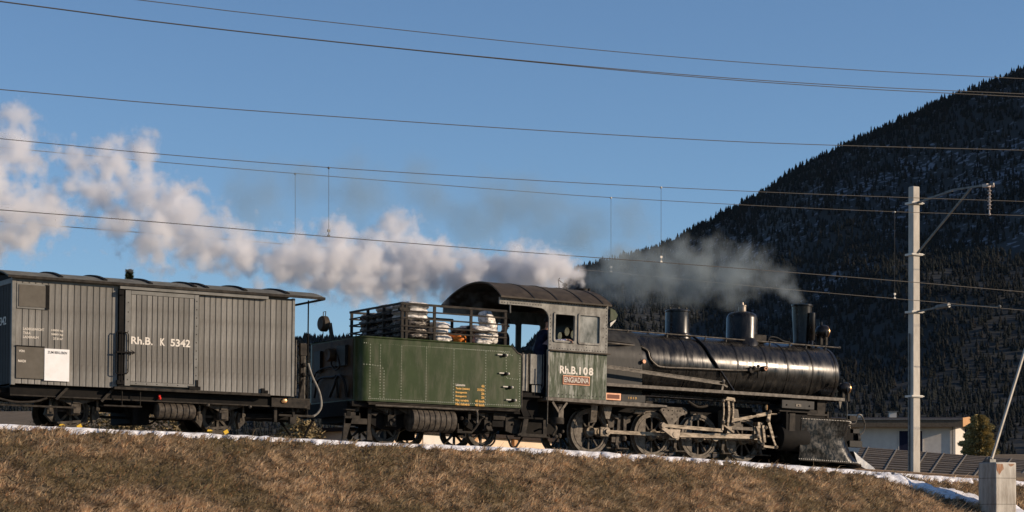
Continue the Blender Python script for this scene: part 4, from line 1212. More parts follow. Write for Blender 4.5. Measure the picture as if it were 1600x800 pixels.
# brown-black rear face is a plate on the tank end
m = MB(); m.box(-2.130, -2.118, -0.98, 0.98, 0.90, 2.17); rp = obj('rear_plate', m, M['tender_rear'], tender)
Y_ = -1.253
pts = row((-2.0, Y_ + 0.012, 2.07), (1.52, Y_, 2.07), 0.046) + row((-1.88, Y_, 0.91), (1.83, Y_, 0.91), 0.046)
for x in (-1.86, -1.62, -1.12, -0.52, 0.15, 0.94): pts += row((x, Y_, 0.95), (x, Y_, 2.04), 0.058)
pts += row((1.80, Y_, 0.95), (1.80, Y_, 1.95), 0.055) + row((1.45, Y_, 1.95), (1.47, Y_, 1.52), 0.055) + row((1.50, Y_, 1.50), (1.80, Y_, 1.48), 0.055)
pts += row((-1.86, Y_, 1.62), (-1.62, Y_, 1.60), 0.055) + [(-1.56, Y_, 1.56)] + row((-1.53, Y_, 1.5), (-1.53, Y_, 0.95), 0.06)
pts += row((-2.0, Y_ + 0.012, 1.62), (-1.88, Y_, 1.62), 0.05) + row((1.3, Y_, 2.07), (1.6, Y_, 2.0), 0.05)
rivets('rivets', pts, (0, -1, 0), 0.0125, M['rivet'], tk)
for (x, z) in ((1.35, 2.00), (1.40, 1.60), (1.50, 1.31), (1.585, 1.03)):
    m = MB(); m.cyl((x - 0.13, -1.275, z), (x + 0.02, -1.275, z), 0.016, n=8); m.ball((x + 0.10, -1.285, z - 0.005), 0.03, 8)
    st = obj('step_handle', m, M['bright'], tender)
    m = MB(); m.ball((x + 0.03, -1.285, z - 0.01), 0.04, 8); obj('handle_socket', m, M['frame'], st)
LT = [('Lokomotive', '45t'), ('Tender (beladen)', '31/25t'), ('Bremsgewicht', '28t'), ('Bremsgewicht', '25t'), ('Max. vorwärts', '45 km/h'), ('Max. rückwärts', '45 km/h')]
for k, (a, b) in enumerate(LT):
    z = 1.325 - 0.082 * k
    wl = (0.23, 0.345, 0.28, 0.27, 0.32, 0.345)[k]; wr = (0.08, 0.18, 0.08, 0.08, 0.23, 0.23)[k]
    text(a, 0.205, 0.205 + wl, z - 0.055, z, Y_ - 0.001, M['cream'] if k in (0,) else M['orange'], tk, bold=0.03)
    text(b, 0.95 - wr - 0.03, 0.92, z - 0.055, z, Y_ - 0.001, M['orange'], tk, bold=0.03)
# frame, springs, axleboxes, wheels
m = MB()
m.box(-2.2, 1.9, -1.1, 1.1, 0.74, 0.855); m.box(-2.1, 1.95, -0.52, 0.52, 0.42, 0.78); m.box(-2.24, -2.14, -0.95, 0.95, 0.55, 0.86)
m.box(1.3, 2.1, -0.95, 0.95, 0.45, 0.75); m.box(-0.6, 0.1, 0.35, 0.7, 0.15, 0.6)
obj('tender_frame', m, M['frame'], tender, bevel=0.006)
m = MB(); m.cyl((-1.85, -1.18, 0.80), (1.85, -1.18, 0.80), 0.02, n=8); m.box(-1.88, 1.85, -1.21, -1.17, 0.825, 0.852)
obj('frame_edge', m, M['dirt'], tender)
m = MB(); m.tube(bez([(-1.7, -1.2, 0.775), (0.6, -1.2, 0.775), (0.72, -1.2, 0.775), (0.775, -1.2, 0.72), (0.78, -1.2, 0.50)], 6), 0.022)
obj('air_pipe', m, M['pipe'], tender)
m = MB()
prof = [(-0.80, 0.0001), (-0.80, 0.20), (-0.79, 0.235)]
for k in range(8):
    a = -0.79 + k * 0.132
    prof += [(a + 0.004, 0.250), (a + 0.05, 0.252), (a + 0.112, 0.250), (a + 0.118, 0.236), (a + 0.128, 0.236)]
prof += [(0.28, 0.2), (0.28, 0.0001)]
m.lathe(prof, (0, -1.0, 0.52), 'x', 32)
obj('air_reservoir', m, M['gear'], tender, smooth=50)
def small_wheel(root, r, mt, disc=True):
    m = MB(); m.lathe([(0.12, r + 0.025), (0.10, r + 0.025), (0.09, r), (0.0, r - 0.006), (0.0, r - 0.06), (0.02, r - 0.065), (0.02, r - 0.10), (0.11, r - 0.10), (0.12, r + 0.025)], (0, 0, 0), 'y', 36)
    o = obj('wheel', m, mt, root, smooth=35)
    if disc:
        m = MB(); m.cyl((0, 0.05, 0), (0, 0.08, 0), r - 0.08, n=32); obj('wheel_disc', m, M['frame'], o)
    m = MB(); m.cyl((0, 0.0, 0), (0, 0.13, 0), 0.09, n=14); obj('hub', m, mt, o)
    m = MB(); m.bar((0.08, 0.05, 0), (r - 0.09, 0.05, 0), 0.045, 0.045)
    s0 = obj('spoke', m, mt, o, smooth=0)
    for k in range(1, 8): dup(s0, o, (0, 0, 0), (0, k * PI / 4, 0))
    return o
tw0 = small_wheel(tender, 0.36, M['gear'], False)
tw0.location = (-1.15, -0.64, 0.36)
dup_tree(tw0, tender, (1.22, -0.64, 0.36))
for x in (-1.15, 0.03, 1.22): dup_tree(tw0, tender, (x, 0.64, 0.36), (0, 0, PI))
for x in (-1.15, 0.03, 1.22):
    m = MB(); m.cyl((x, -0.6, 0.36), (x, 0.6, 0.36), 0.06, n=10); obj('axle', m, M['frame'], tender)
for x in (-1.15, 1.22):
    m = MB()
    m.box(x - 0.10, x + 0.10, -0.92, -0.74, 0.38, 0.60); m.cyl((x, -0.90, 0.44), (x, -0.95, 0.44), 0.07, n=12)
    m.box(x - 0.13, x + 0.13, -0.90, -0.78, 0.36, 0.40); m.box(x - 0.08, x - 0.02, -0.93, -0.80, 0.60, 0.76); m.box(x + 0.04, x + 0.10, -0.93, -0.80, 0.60, 0.76); m.ball((x + 0.02, -0.95, 0.50), 0.045, 8)
    ab = obj('axlebox', m, M['dirt'], tender, bevel=0.006)
    m = MB()
    for q in range(6): m.box(x - 0.48 + q * 0.065, x + 0.48 - q * 0.065, -0.90, -0.82, 0.71 - q * 0.02, 0.728 - q * 0.02)
    obj('leaf_spring', m, M['dirt'], ab)
    m = MB(); m.prism([(x - 0.46, 0.76), (x - 0.12, 0.64), (x - 0.10, 0.74)], -0.96, -0.93); m.prism([(x + 0.10, 0.76), (x + 0.40, 0.60), (x + 0.46, 0.74)], -0.96, -0.93)
    obj('axle_guard', m, M['gear'], ab)
    m = MB(); m.prism([(x - 0.52, 0.80), (x - 0.46, 0.42), (x - 0.2, 0.30), (x + 0.2, 0.30), (x + 0.46, 0.42), (x + 0.52, 0.80)], -0.76, -0.72); obj('horn_plate', m, M['frame'], tender, bevel=0.01)
m = MB()
m.bar((-1.98, -0.92, 0.90), (-1.98, -0.92, 0.55), 0.04, 0.10, (1, 0, 0)); m.bar((-2.28, -0.92, 0.52), (-1.92, -0.92, 0.58), 0.04, 0.16)
m.prism([(-2.28, 0.52), (-2.10, 0.50), (-2.24, 0.05), (-2.34, 0.03)], -0.95, -0.91); m.box(-2.28, -1.75, -0.95, -0.90, 0.38, 0.50); m.box(-2.28, -2.05, -0.98, -0.85, 0.66, 0.70)
m.prism([(-1.72, 0.82), (-1.62, 0.82), (-1.66, 0.30), (-1.60, 0.05), (-1.74, 0.05)], -0.92, -0.88); m.prism([(-1.7, 0.62), (-1.45, 0.66), (-1.55, 0.56)], -0.93, -0.89)
obj('rail_guard', m, M['dirt'], tender, bevel=0.005)
m = MB(); m.tube([(0.40, -1.0, 0.48), (0.42, -1.0, 0.30), (0.75, -1.0, 0.30), (0.86, -1.0, 0.42), (0.98, -1.0, 0.60)], 0.03); m.box(0.38, 0.50, -1.05, -0.95, 0.28, 0.36); m.box(0.66, 0.72, -1.02, -0.96, 0.58, 0.74); m.ball((0.62, -1.0, 0.52), 0.08, 8); m.ball((0.5, -1.0, 0.60), 0.05, 8); m.tube([(0.6, -1.0, 0.3), (0.6, -1.0, 0.2), (0.5, -1.0, 0.18)], 0.02); m.prism([(0.85, 0.62), (1.35, 0.66), (1.30, 0.50), (1.0, 0.48)], -0.80, -0.75)
obj('brake_rigging', m, M['dirt'], tender)
m = MB(); m.prism([(1.62, 0.66), (1.98, 0.70), (2.10, 0.58), (2.08, 0.36), (1.86, 0.30), (1.62, 0.36)], -0.98, -0.93); m.ball((1.8, -0.99, 0.52), 0.03, 8); m.box(1.3, 1.6, -1.0, -0.9, 0.60, 0.78)
obj('drawbar_plate', m, M['dirt'], tender, bevel=0.008)
# railing round the bunker
RZ = (2.38, 2.49, 2.66, 2.81)
RX0, RX1, RYW = -1.08, 1.46, 1.18
m = MB()
post0 = None
posts = [(RX0, -RYW), (-0.30, -RYW), (0.60, -RYW), (RX1, -RYW), (RX0, RYW), (0.60, RYW), (RX1, RYW), (RX0, -0.35), (RX0, 0.40), (-0.98, -RYW)]
m.box(-0.028, 0.028, -0.022, 0.022, 0, 0.76)
for p in posts:
    if post0 is None: post0 = obj('railing_post', m, M['dirt'], tender); post0.location = (p[0], p[1], 2.21)
    else: dup(post0, tender, (p[0], p[1], 2.21))
def rail_(pts, r): mm = MB(); mm.tube(pts, r, 8); return mm
for k, z in enumerate(RZ + (2.96,)):
    r = 0.024 if z > 2.9 else 0.016
    m = MB(); m.box(RX0 - 0.02, RX1 + 0.03, -RYW - 0.035, -RYW - 0.012, z - r, z + r); obj('railing_rail', m, M['dirt'], tender)
    m = MB(); m.box(RX0 - 0.045, RX0 - 0.025, -RYW - 0.03, RYW + 0.03, z - r, z + r); obj('railing_rail', m, M['dirt'], tender)
    m = MB(); m.box(RX0 - 0.02, RX1 + 0.03, RYW + 0.012, RYW + 0.035, z - r, z + r); obj('railing_rail', m, M['dirt'], tender)
m = MB(); m.box(-0.36, -0.24, -RYW + 0.3, -RYW + 0.34, 2.21, 2.70); m.box(0.52, 0.64, -RYW + 0.03, -RYW + 0.06, 2.21, 2.58); m.tube([(-1.15, -RYW + 0.02, 2.84), (-0.9, -RYW + 0.02, 2.84)], [0.05, 0.05], 12)
obj('railing_stay', m, M['dirt'], tender)
# rear face fittings
m = MB()
m.tube(bez([(-2.15, -0.75, 0.95), (-2.2, -0.72, 1.3), (-2.2, -0.45, 1.42), (-2.2, -0.25, 1.2), (-2.2, -0.05, 0.98)]), 0.03)
m.tube(bez([(-2.15, -0.35, 0.95), (-2.2, -0.35, 1.38), (-2.2, -0.2, 1.4), (-2.2, 0.5, 1.38), (-2.2, 0.7, 1.0)]), 0.025)
m.tube(bez([(-2.16, 0.9, 1.35), (-2.2, 0.6, 1.55), (-2.2, 0.2, 1.62), (-2.18, -0.3, 1.62)]), 0.018)
m.tube(bez([(-2.16, -0.25, 1.9), (-2.2, -0.1, 1.7), (-2.2, -0.3, 1.55), (-2.2, -0.5, 1.62), (-2.2, -0.4, 1.85)]), 0.02)
obj('rear_hoses', m, M['black'], rp)
m = MB(); m.lathe([(-2.15, 0.14), (-2.28, 0.15), (-2.30, 0.13), (-2.28, 0.0001)], (0, -0.10, 1.88), 'x', 20); obj('tail_lamp', m, M['tender_rear'], rp)
for q in ((-0.75, -0.35, 1.62, 2.05), (0.45, 0.75, 1.55, 2.0)):
    m = MB(); m.box(-2.2, -2.13, *q); obj('rear_box', m, M['black'], rp)
m = MB(); m.lathe([(-0.10, 0.0001), (-0.10, 0.14), (-0.06, 0.17), (0.05, 0.17), (0.10, 0.10), (0.14, 0.0001)], (-2.06, 0.55, 2.60), 'x', 20)
m.bar((-1.95, 0.50, 2.62), (-1.90, 0.46, 2.22), 0.06, 0.07, (1, 0, 0)); m.tube([(-2.06, 0.50, 2.76), (-2.06, 0.48, 2.86), (-2.06, 0.60, 2.86), (-2.06, 0.60, 2.76)], 0.01); m.tube([(-2.08, 0.56, 2.45), (-2.08, 0.56, 2.2)], 0.01); m.box(-2.0, -1.8, 0.35, 0.6, 2.20, 2.25)
obj('rear_lamp', m, M['cab_roof'], tender)

# ------------------------------------------------------------------ coal bags
TM = Matrix.Translation((-5.8, 0, 0.17)) @ Matrix.Rotation(GT, 4, 'Y')
def bag_mesh(seed, lx, ly, lz, mt, wr=1.0):
    bm = bmesh.new(); bmesh.ops.create_icosphere(bm, subdivisions=4, radius=1)
    for v in bm.verts:
        p = v.co
        q = Vector((math.copysign(abs(p.x) ** 0.55, p.x) * lx / 2, math.copysign(abs(p.y) ** 0.55, p.y) * ly / 2, math.copysign(abs(p.z) ** 0.75, p.z) * lz / 2))
        e = 1 - 0.55 * max(0, abs(p.x) - 0.6) ** 1.3
        q.z *= e
        n1 = noise.noise(Vector((q.x * 9 + seed, q.y * 9, q.z * 22)))
        n2 = noise.ridged_multi_fractal(Vector((q.x * 16 + seed * 3, q.y * 16, q.z * 30)), 1.0, 2.0, 3, 1.0, 2.0)
        q += p.normalized() * (0.030 * n1 + 0.020 * (n2 - 1.0)) * wr
        v.co = q
    me = bpy.data.meshes.new('coal_bag'); bm.to_mesh(me); bm.free(); me.shade_smooth(); me.materials.append(mt)
    return me
M['bag1'] = mat('silver_white_plastic', (0.16, 0.155, 0.155), (0.66, 0.62, 0.57), 9, 0.35, 0.05, 0.5, 26, (1, 1, 1.6), c3=(0.72, 0.68, 0.62), lo=0.36, hi=0.52)
M['bag2'] = mat('dark_crinkled_plastic', (0.020, 0.018, 0.018), (0.14, 0.12, 0.10), 10, 0.26, 0.2, 0.7, 24, (1, 1, 1.5), c3=(0.5, 0.46, 0.42), lo=0.44, hi=0.60)
M['bag3'] = mat('orange_printed_plastic', (0.62, 0.15, 0.02), (0.85, 0.30, 0.06), 7, 0.35, 0.0, 0.5, 20)
M['bag4'] = mat('white_plastic', (0.50, 0.47, 0.44), (0.74, 0.70, 0.66), 8, 0.4, 0.0, 0.5, 22)
bags = {k: [bag_mesh(i + 5 * j, 0.66, 0.74, 0.175, M[k]) for i in range(3)] for j, k in enumerate(('bag1', 'bag2'))}
def bag(me, x, y, z, rz, label, rx=0, ry=0, group=None, name='coal_bag'):
    o = bpy.data.objects.new(name, me); COL.objects.link(o)
    o.matrix_world = TM @ Matrix.Translation((x, y, z)) @ Matrix.Rotation(rz, 4, 'Z') @ Matrix.Rotation(ry, 4, 'Y') @ Matrix.Rotation(rx, 4, 'X')
    tag(o, label, 'bag', group); return o
ordn = ['lowest', 'second from the bottom', 'third from the bottom', 'third from the top', 'second from the top', 'topmost']
cols_ = [(-0.80, 'bag stack beside the corner post'), (-0.05, 'middle stack behind the rear railing'), (0.70, 'far stack behind the rear railing')]
for c, (y, where) in enumerate(cols_):
    for k in range(6):
        silver = (k >= 3) if c == 0 else (k == 5)
        if c == 2 and k == 5: continue
        kk = 'bag1' if silver else 'bag2'
        lab = ('silver' if silver else 'dark') + ' coal bag, ' + (ordn[k] if not (c == 2) else ['lowest', 'second from the bottom', 'middle one', 'second from the top', 'topmost'][k]) + ' in the ' + where
        lab = lab.replace('second from the bottom', 'second lowest').replace('second from the top', 'second highest').replace('third from the bottom', 'third lowest').replace('third from the top', 'third highest')
        bag(bags[kk][(k + c) % 3], -0.70 + random.uniform(-0.02, 0.03), y + random.uniform(-0.02, 0.02), 2.31 + 0.128 * k + (0.0 if c < 2 else random.uniform(-0.01, 0.01)), random.uniform(-0.06, 0.06) + (PI if random.random() < 0.5 else 0), lab, group='coal bags stacked on the tender')
bw = bag_mesh(31, 0.42, 0.62, 0.17, M['bag4']); bw2 = bag_mesh(33, 0.50, 0.6, 0.17, M['bag1']); bo = bag_mesh(35, 0.36, 0.5, 0.22, M['bag3']); bd = bag_mesh(37, 0.5, 0.6, 0.16, M['bag2'])
bag(bw2, -0.02, -0.80, 2.30, 0.1, 'pale bag lying lowest in the short pile beside the second railing post')
bag(bw, -0.06, -0.80, 2.44, -0.1, 'white bag second in the short pile beside the second railing post')
bag(bw, -0.04, -0.78, 2.56, 0.2, 'white bag on top of the short pile beside the second railing post')
bag(bo, 0.40, -0.85, 2.31, 0.4, 'bright orange bag lying between the second and third railing posts')
bag(bd, 0.24, -0.72, 2.28, 0.1, 'dark bag tucked against the orange bag', ry=-0.2)
bag(bw2, 0.98, -0.82, 2.29, 0.05, 'silver bag at the bottom of the pile beside the third railing post')
bag(bw2, 1.0, -0.82, 2.41, 3.2, 'silver bag in the middle of the pile beside the third railing post')
bag(bags['bag1'][1], 0.96, -0.80, 2.53, 0.1, 'silver bag on top of the pile beside the third railing post', ry=0.12)
bag(bag_mesh(41, 0.30, 0.34, 0.78, M['bag1']), 1.30, -0.72, 2.62, 0.2, 'tall silver bag standing upright at the front end of the railing', ry=-0.30)
bag(bd, 0.70, -0.75, 2.42, 0.5, 'dark bag leaning behind the third railing post', ry=0.5)

# ------------------------------------------------------------------ freight wagon
wag = thing('freight_wagon', 'grey planked covered freight wagon lettered K 5342 with a sliding door', 'freight wagon', (-12.34, 0, 0.315), (0, GK, 0))
def planks(x0, x1, z0, z1, y, n, parent, along='x', th=0.03, mt='wagon'):
    w_ = (x1 - x0) / n
    m = MB(); g = 0.006
    # tongue: a board with chamfered long edges standing proud of a dark groove
    m.prism([(g / 2, 0), (w_ - g / 2, 0), (w_ - g / 2 - 0.006, -th * 0.5), (g / 2 + 0.006, -th * 0.5)], 0, z1 - z0, 'xy')
    p0 = None
    for k in range(n):
        if along == 'x': loc, rot = (x0 + k * w_, y, z0), (0, 0, 0)
        else: loc, rot = (y, x0 + (k + 1) * w_, z0), (0, 0, -PI / 2)
        if p0 is None:
            p0 = obj('plank', m, M[mt], parent, smooth=0); p0.location = loc; p0.rotation_euler = rot
        else: dup(p0, parent, loc, rot)
m = MB(); m.box(-2.98, 2.93, -1.185, 1.185, 0.83, 2.83)
# side walls as backing boards with the planks standing proud
core = obj('wagon_body', m, M['wagon_panel'], wag)
planks(-2.93, -0.86, 0.83, 2.83, -1.187, 16, wag)
planks(0.84, 2.90, 0.83, 2.79, -1.187, 17, wag)
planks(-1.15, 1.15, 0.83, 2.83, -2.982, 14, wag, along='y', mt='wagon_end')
for q in ((-3.01, -2.93, -1.215, -1.15, 0.80, 2.86), (2.90, 2.96, -1.215, -1.15, 0.82, 2.84), (-3.01, -2.93, 1.15, 1.215, 0.80, 2.86), (2.90, 2.96, 1.15, 1.215, 0.8, 2.84)):
    m = MB(); m.box(*q); obj('corner_post', m, M['wagon_flat'], wag, bevel=0.005)
for q in ((-2.93, -0.86, -1.208, -1.185, 2.79, 2.86), (-3.01, -2.98, -1.15, 1.15, 2.75, 2.85)):
    m = MB(); m.box(*q); obj('top_rail', m, M['wagon_flat'], wag, bevel=0.004)
planks(-2.93, 2.9, 0.83, 2.83, 1.20, 1, wag)
text('5342', 0, 0.50, 0, 0.16, 0, M['cream'], wag, rot=(R(90), 0, R(-90)), bold=0.02).location = (-3.002, -0.35, 1.98)
# upper hatch with sliding shutter
m = MB(); m.box(-2.92, -2.28, -1.222, -1.20, 2.27, 2.76); hs_ = obj('hatch_frame', m, M['wagon_flat'], wag, bevel=0.004)
m = MB(); m.box(-2.88, -2.33, -1.232, -1.221, 2.31, 2.73); obj('hatch_shutter', m, M['wagon_panel'], hs_)
m = MB(); m.box(-2.345, -2.275, -1.238, -1.20, 2.28, 2.75); obj('hatch_shade_strip', m, M['frame'], hs_)  # black strip painted in for the shadow at the hatch recess edge
# boards with notices
m = MB(); m.box(-2.92, -2.37, -1.235, -1.20, 0.93, 1.54); nb = obj('notice_panel', m, M['wagon_panel'], wag, bevel=0.003)
m = MB(); m.box(-2.93, -2.36, -1.245, -1.21, 1.54, 1.56); obj('panel_top_strip', m, M['frame'], nb)
text('VON', -2.87, -2.76, 1.43, 1.475, -1.2365, M['white'], nb, bold=0.03); text('NACH', -2.88, -2.73, 1.235, 1.285, -1.2365, M['white'], nb, bold=0.03)
m = MB(); m.box(-2.36, -1.86, -1.240, -1.20, 0.905, 1.525); wb = obj('white_notice_board', m, M['paper'], wag, bevel=0.003)
text('ZUM BEKLEBEN', -2.30, -1.91, 1.43, 1.48, -1.2415, M['dark'], wb, bold=0.02)
for k, (a, wa, b, wbw) in enumerate((('LADEGEWICHT', 0.42, '10000 kg', 0.24), ('TARA', 0.15, '5880 kg', 0.24), ('LADERAUM', 0.31, '27.0 m²', 0.20))):
    z = 1.86 - 0.078 * k
    text(a, -2.78, -2.78 + wa, z, z + 0.048, -1.2035, M['cream'], wag, bold=0.03)
    text(b, -1.98 - wbw, -1.98, z, z + 0.048, -1.2035, M['cream'], wag, bold=0.03)
# sliding door
m = MB(); m.box(-0.74, 0.80, -1.245, -1.215, 0.90, 2.76); door = obj('sliding_door', m, M['frame'], wag)
planks(-0.62, 0.72, 0.97, 2.68, -1.246, 12, door)
m = MB(); m.box(-0.74, -0.625, -1.275, -1.24, 0.88, 2.76); m.box(0.72, 0.81, -1.275, -1.24, 0.88, 2.76); m.box(-0.62, 0.72, -1.270, -1.24, 2.685, 2.76); m.box(-0.62, 0.72, -1.270, -1.24, 0.90, 0.965)
df = obj('door_frame', m, M['wagon_flat'], door, bevel=0.004)
pts = [(0.765, -1.275, 0.98 + 0.165 * k) for k in range(11)] + [(-0.68, -1.275, 1.0 + 0.19 * k) for k in range(9)] + [(-0.5 + 0.22 * k, -1.27, 0.93) for k in range(6)]
rivets('rivets', pts, (0, -1, 0), 0.014, M['rivet_dark'], door)
text('Rh.B.', -0.61, -0.16, 1.705, 1.855, -1.2635, M['white'], door, bold=0.02)
text('K', 0.0, 0.10, 1.705, 1.855, -1.2635, M['white'], door, bold=0.03)
text('5342', 0.22, 0.64, 1.705, 1.855, -1.2635, M['white'], door, bold=0.025)
m = MB(); m.box(-0.86, 2.33, -1.285, -1.19, 2.775, 2.855); obj('door_track', m, M['wagon_flat'], wag, bevel=0.005)
m = MB(); m.box(-0.86, -0.76, -1.255, -1.19, 0.86, 2.77); obj('door_gap_strip', m, M['frame'], wag)  # black strip standing in for the dark gap between planks and door
m = MB(); m.tube([(-0.93, -1.30, 1.12), (-0.93, -1.30, 1.90), (-0.90, -1.30, 1.94), (-0.70, -1.30, 1.92), (-0.68, -1.30, 1.88), (-0.68, -1.30, 1.15), (-0.71, -1.30, 1.11), (-0.90, -1.30, 1.10)], 0.011, 6, closed=True)
m.tube([(-0.82, -1.30, 0.95), (-0.82, -1.30, 1.95)], 0.012); obj('latch_frame', m, M['frame'], door); m = MB(); m.bar((-0.93, -1.31, 1.53), (-0.55, -1.31, 1.53), 0.02, 0.03); obj('latch_bar', m, M['frame'], door); m = MB(); m.tube([(-0.62, -1.31, 1.57), (-0.55, -1.31, 1.54), (-0.60, -1.31, 1.50)], 0.01); obj('latch_hook', m, M['frame'], door)
for q in ((-0.90, -0.76, -1.30, -1.24, 0.90, 0.98), (-0.88, -0.78, -1.30, -1.24, 2.66, 2.74)):
    m = MB(); m.box(*q); obj('door_guide', m, M['frame'], door)
m = MB(); m.box(0.62, 0.86, -1.29, -1.24, 0.86, 0.93); m.box(0.76, 0.81, -1.29, -1.27, 0.92, 1.06); obj('door_stop', m, M['frame'], wag)
m = MB(); m.box(2.22, 2.29, -1.25, -1.19, 0.86, 0.96); m.box(2.28, 2.36, -1.25, -1.19, 0.86, 0.92); obj('door_stop', m, M['frame'], wag)
m = MB(); m.box(-0.95, 2.40, -1.28, -1.19, 0.80, 0.855); obj('bottom_runner', m, M['dirt'], wag, bevel=0.004)
# roof with hoops
rw = roof_mb(-3.12, 3.60, 1.30, 2.86, 3.065, 0.03, n=18)
wr = obj('wagon_roof', rw, M['wagon_roof'], wag, smooth=40)
m = MB()
hoop0 = None
for x in (-2.07, -1.17, -0.22, 0.72, 0.98, 1.82, 2.76):
    hm = roof_mb(0, 0.08, 1.20, 2.90, 3.085, 0.045, n=16)
    if hoop0 is None: hoop0 = obj('roof_hoop', hm, M['frame'], wr, smooth=40); hoop0.location = (x, 0, 0)
    else: dup(hoop0, wr, (x, 0, 0))
m = MB(); m.box(-3.12, 3.60, -1.315, -1.29, 2.845, 2.895); m.box(3.58, 3.61, -1.28, 1.28, 2.84, 2.88); obj('gutter', m, M['dirt'], wr)
m = MB(); m.prism([(-1.28, 2.85), (1.28, 2.85), (0.9, 2.93), (0, 3.0), (-0.9, 2.93)], -2.999, -2.99, 'yz'); obj('end_gable', m, M['frame'], wag)
# underframe
m = MB()
for s in (-1, 1): m.box(-2.98, 3.34, s * 1.06, s * 0.98, 0.60, 0.80)
m.box(-2.98, 3.34, -0.95, 0.95, 0.66, 0.80); m.box(-3.34, -2.98, -0.95, 0.95, 0.66, 0.76)
obj('underframe', m, M['frame'], wag, bevel=0.005)
m = MB(); m.box(-2.98, 3.30, -1.085, -1.055, 0.60, 0.625); m.box(-3.3, -1.65, -1.05, -1.01, 0.40, 0.435); m.tube(bez([(-3.3, -1.1, 0.55), (-2.9, -1.1, 0.48), (-2.5, -1.1, 0.50), (-2.25, -1.1, 0.58)]), 0.022)
obj('sole_bar_flange', m, M['dirt'], wag)
m = MB(); m.box(2.96, 3.34, -1.12, 1.12, 0.76, 0.80); m.box(3.30, 3.38, -1.1, 1.1, 0.58, 0.80); m.box(2.5, 3.32, -1.115, -1.08, 0.60, 0.80)
ef = obj('end_platform', m, M['dirt'], wag, bevel=0.005)
m = MB(); m.ball((2.78, -1.13, 0.73), 0.055, 8, (1.3, 0.5, 1)); obj('end_reflector', m, M['brass'], ef)
wk = small_wheel(wag, 0.375, M['gear']); wk.location = (-1.60, -0.64, 0.375)
m = MB()
for a in (-60, -122):
    c_, s_ = math.cos(R(a)), math.sin(R(a))
    m.bar((0.31 * c_, -0.006, 0.31 * s_), (0.385 * c_, -0.006, 0.385 * s_), 0.008, 0.10, (-s_, 0, c_))
ym = obj('wheel_mark', m, M['yellow'], wk, smooth=0)
dup_tree(wk, wag, (1.53, -0.64, 0.375))
for x in (-1.60, 1.53): dup_tree(wk, wag, (x, 0.64, 0.375), (0, 0, PI))
for x in (-1.60, 1.53):
    m = MB(); m.cyl((x, -0.85, 0.375), (x, 0.85, 0.375), 0.06, n=10); obj('axle', m, M['frame'], wag)
for x in (-1.60, 1.53):
    m = MB(); m.box(x - 0.10, x + 0.10, -0.93, -0.78, 0.29, 0.50); m.box(x - 0.07, x + 0.07, -0.96, -0.92, 0.31, 0.45); m.box(x - 0.075, x + 0.075, -0.95, -0.82, 0.5, 0.62)
    ab = obj('axlebox', m, M['gear'], wag, bevel=0.01)
    m = MB(); m.prism([(x - 0.42, 0.61), (x - 0.08, 0.46), (x - 0.06, 0.61)], -0.92, -0.90); m.prism([(x + 0.42, 0.61), (x + 0.08, 0.50), (x + 0.06, 0.61)], -0.92, -0.90)
    for q in range(5): m.box(x - 0.45 + q * 0.07, x + 0.45 - q * 0.07, -0.90, -0.82, 0.585 - q * 0.02, 0.603 - q * 0.02)
    m.bar((x - 0.3, -0.86, 0.12), (x + 0.12, -0.86, 0.16), 0.03, 0.05)
    obj('axle_guard', m, M['gear'], ab)
    for s in (-1, 1):
        m = MB(); m.prism([(x + s * 0.41, 0.48), (x + s * 0.52, 0.44), (x + s * 0.56, 0.28), (x + s * 0.42, 0.14), (x + s * 0.385, 0.30)], -0.74, -0.62); m.ball((x + s * 0.50, -0.78, 0.42), 0.045, 8); m.bar((x + s * 0.48, -0.8, 0.60), (x + s * 0.48, -0.8, 0.3), 0.03, 0.04, (1, 0, 0))
        obj('brake_block', m, M['gear'], wag)
    for (a, b) in ((-0.42, 0.62), (0.5, 0.62)):
        m = MB(); m.bar((x + a - 0.05, -1.1, 0.56), (x + a + 0.18, -1.1, 0.80), 0.03, 0.05) if x < 0 else m.ball((x + a, -1.1, 0.58), 0.035, 8)
        obj('frame_stay', m, M['dirt'] if x < 0 else M['pipe'], wag)
m = MB()
m.tube([(-0.76, -1.2, 0.80), (-0.76, -1.2, 0.49), (-0.38, -1.2, 0.49), (-0.38, -1.2, 0.80)], 0.012, 6); m.box(-1.15, -0.36, -1.25, -1.0, 0.465, 0.49)
obj('footstep', m, M['dirt'], wag)
prof = [(0.0, 0.0001), (0.0, 0.12), (0.02, 0.15)]
for k in range(6):
    a = 0.02 + k * 0.13; prof += [(a + 0.004, 0.162), (a + 0.06, 0.165), (a + 0.108, 0.162), (a + 0.115, 0.148), (a + 0.126, 0.148)]
prof += [(0.82, 0.12), (0.82, 0.0001)]
m = MB(); m.lathe(prof, (0.03, -0.98, 0.43), 'x', 28); obj('air_reservoir', m, M['gear'], wag, smooth=50)
m = MB(); m.box(0.04, 0.08, -1.13, -1.08, 0.66, 0.74); m.ball((0.06, -1.13, 0.67), 0.033, 8); obj('release_handle', m, M['red'], wag)
m = MB(); m.box(-0.35, 0.05, -0.6, 0.5, 0.18, 0.5); m.box(-0.9, 1.0, -0.2, 0.2, 0.42, 0.6); m.cyl((-1.2, -0.3, 0.30), (1.2, -0.3, 0.30), 0.025, n=8); m.cyl((2.0, -0.6, 0.42), (3.2, -0.6, 0.42), 0.10, n=12); m.tube(bez([(-0.5, -0.6, 0.55), (-0.3, -0.6, 0.2), (0.1, -0.6, 0.2), (0.3, -0.6, 0.45)]), 0.02)
m.bar((-0.3, -0.7, 0.5), (-0.3, -0.7, 0.15), 0.05, 0.10, (1, 0, 0))
obj('brake_gear', m, M['frame'], wag)
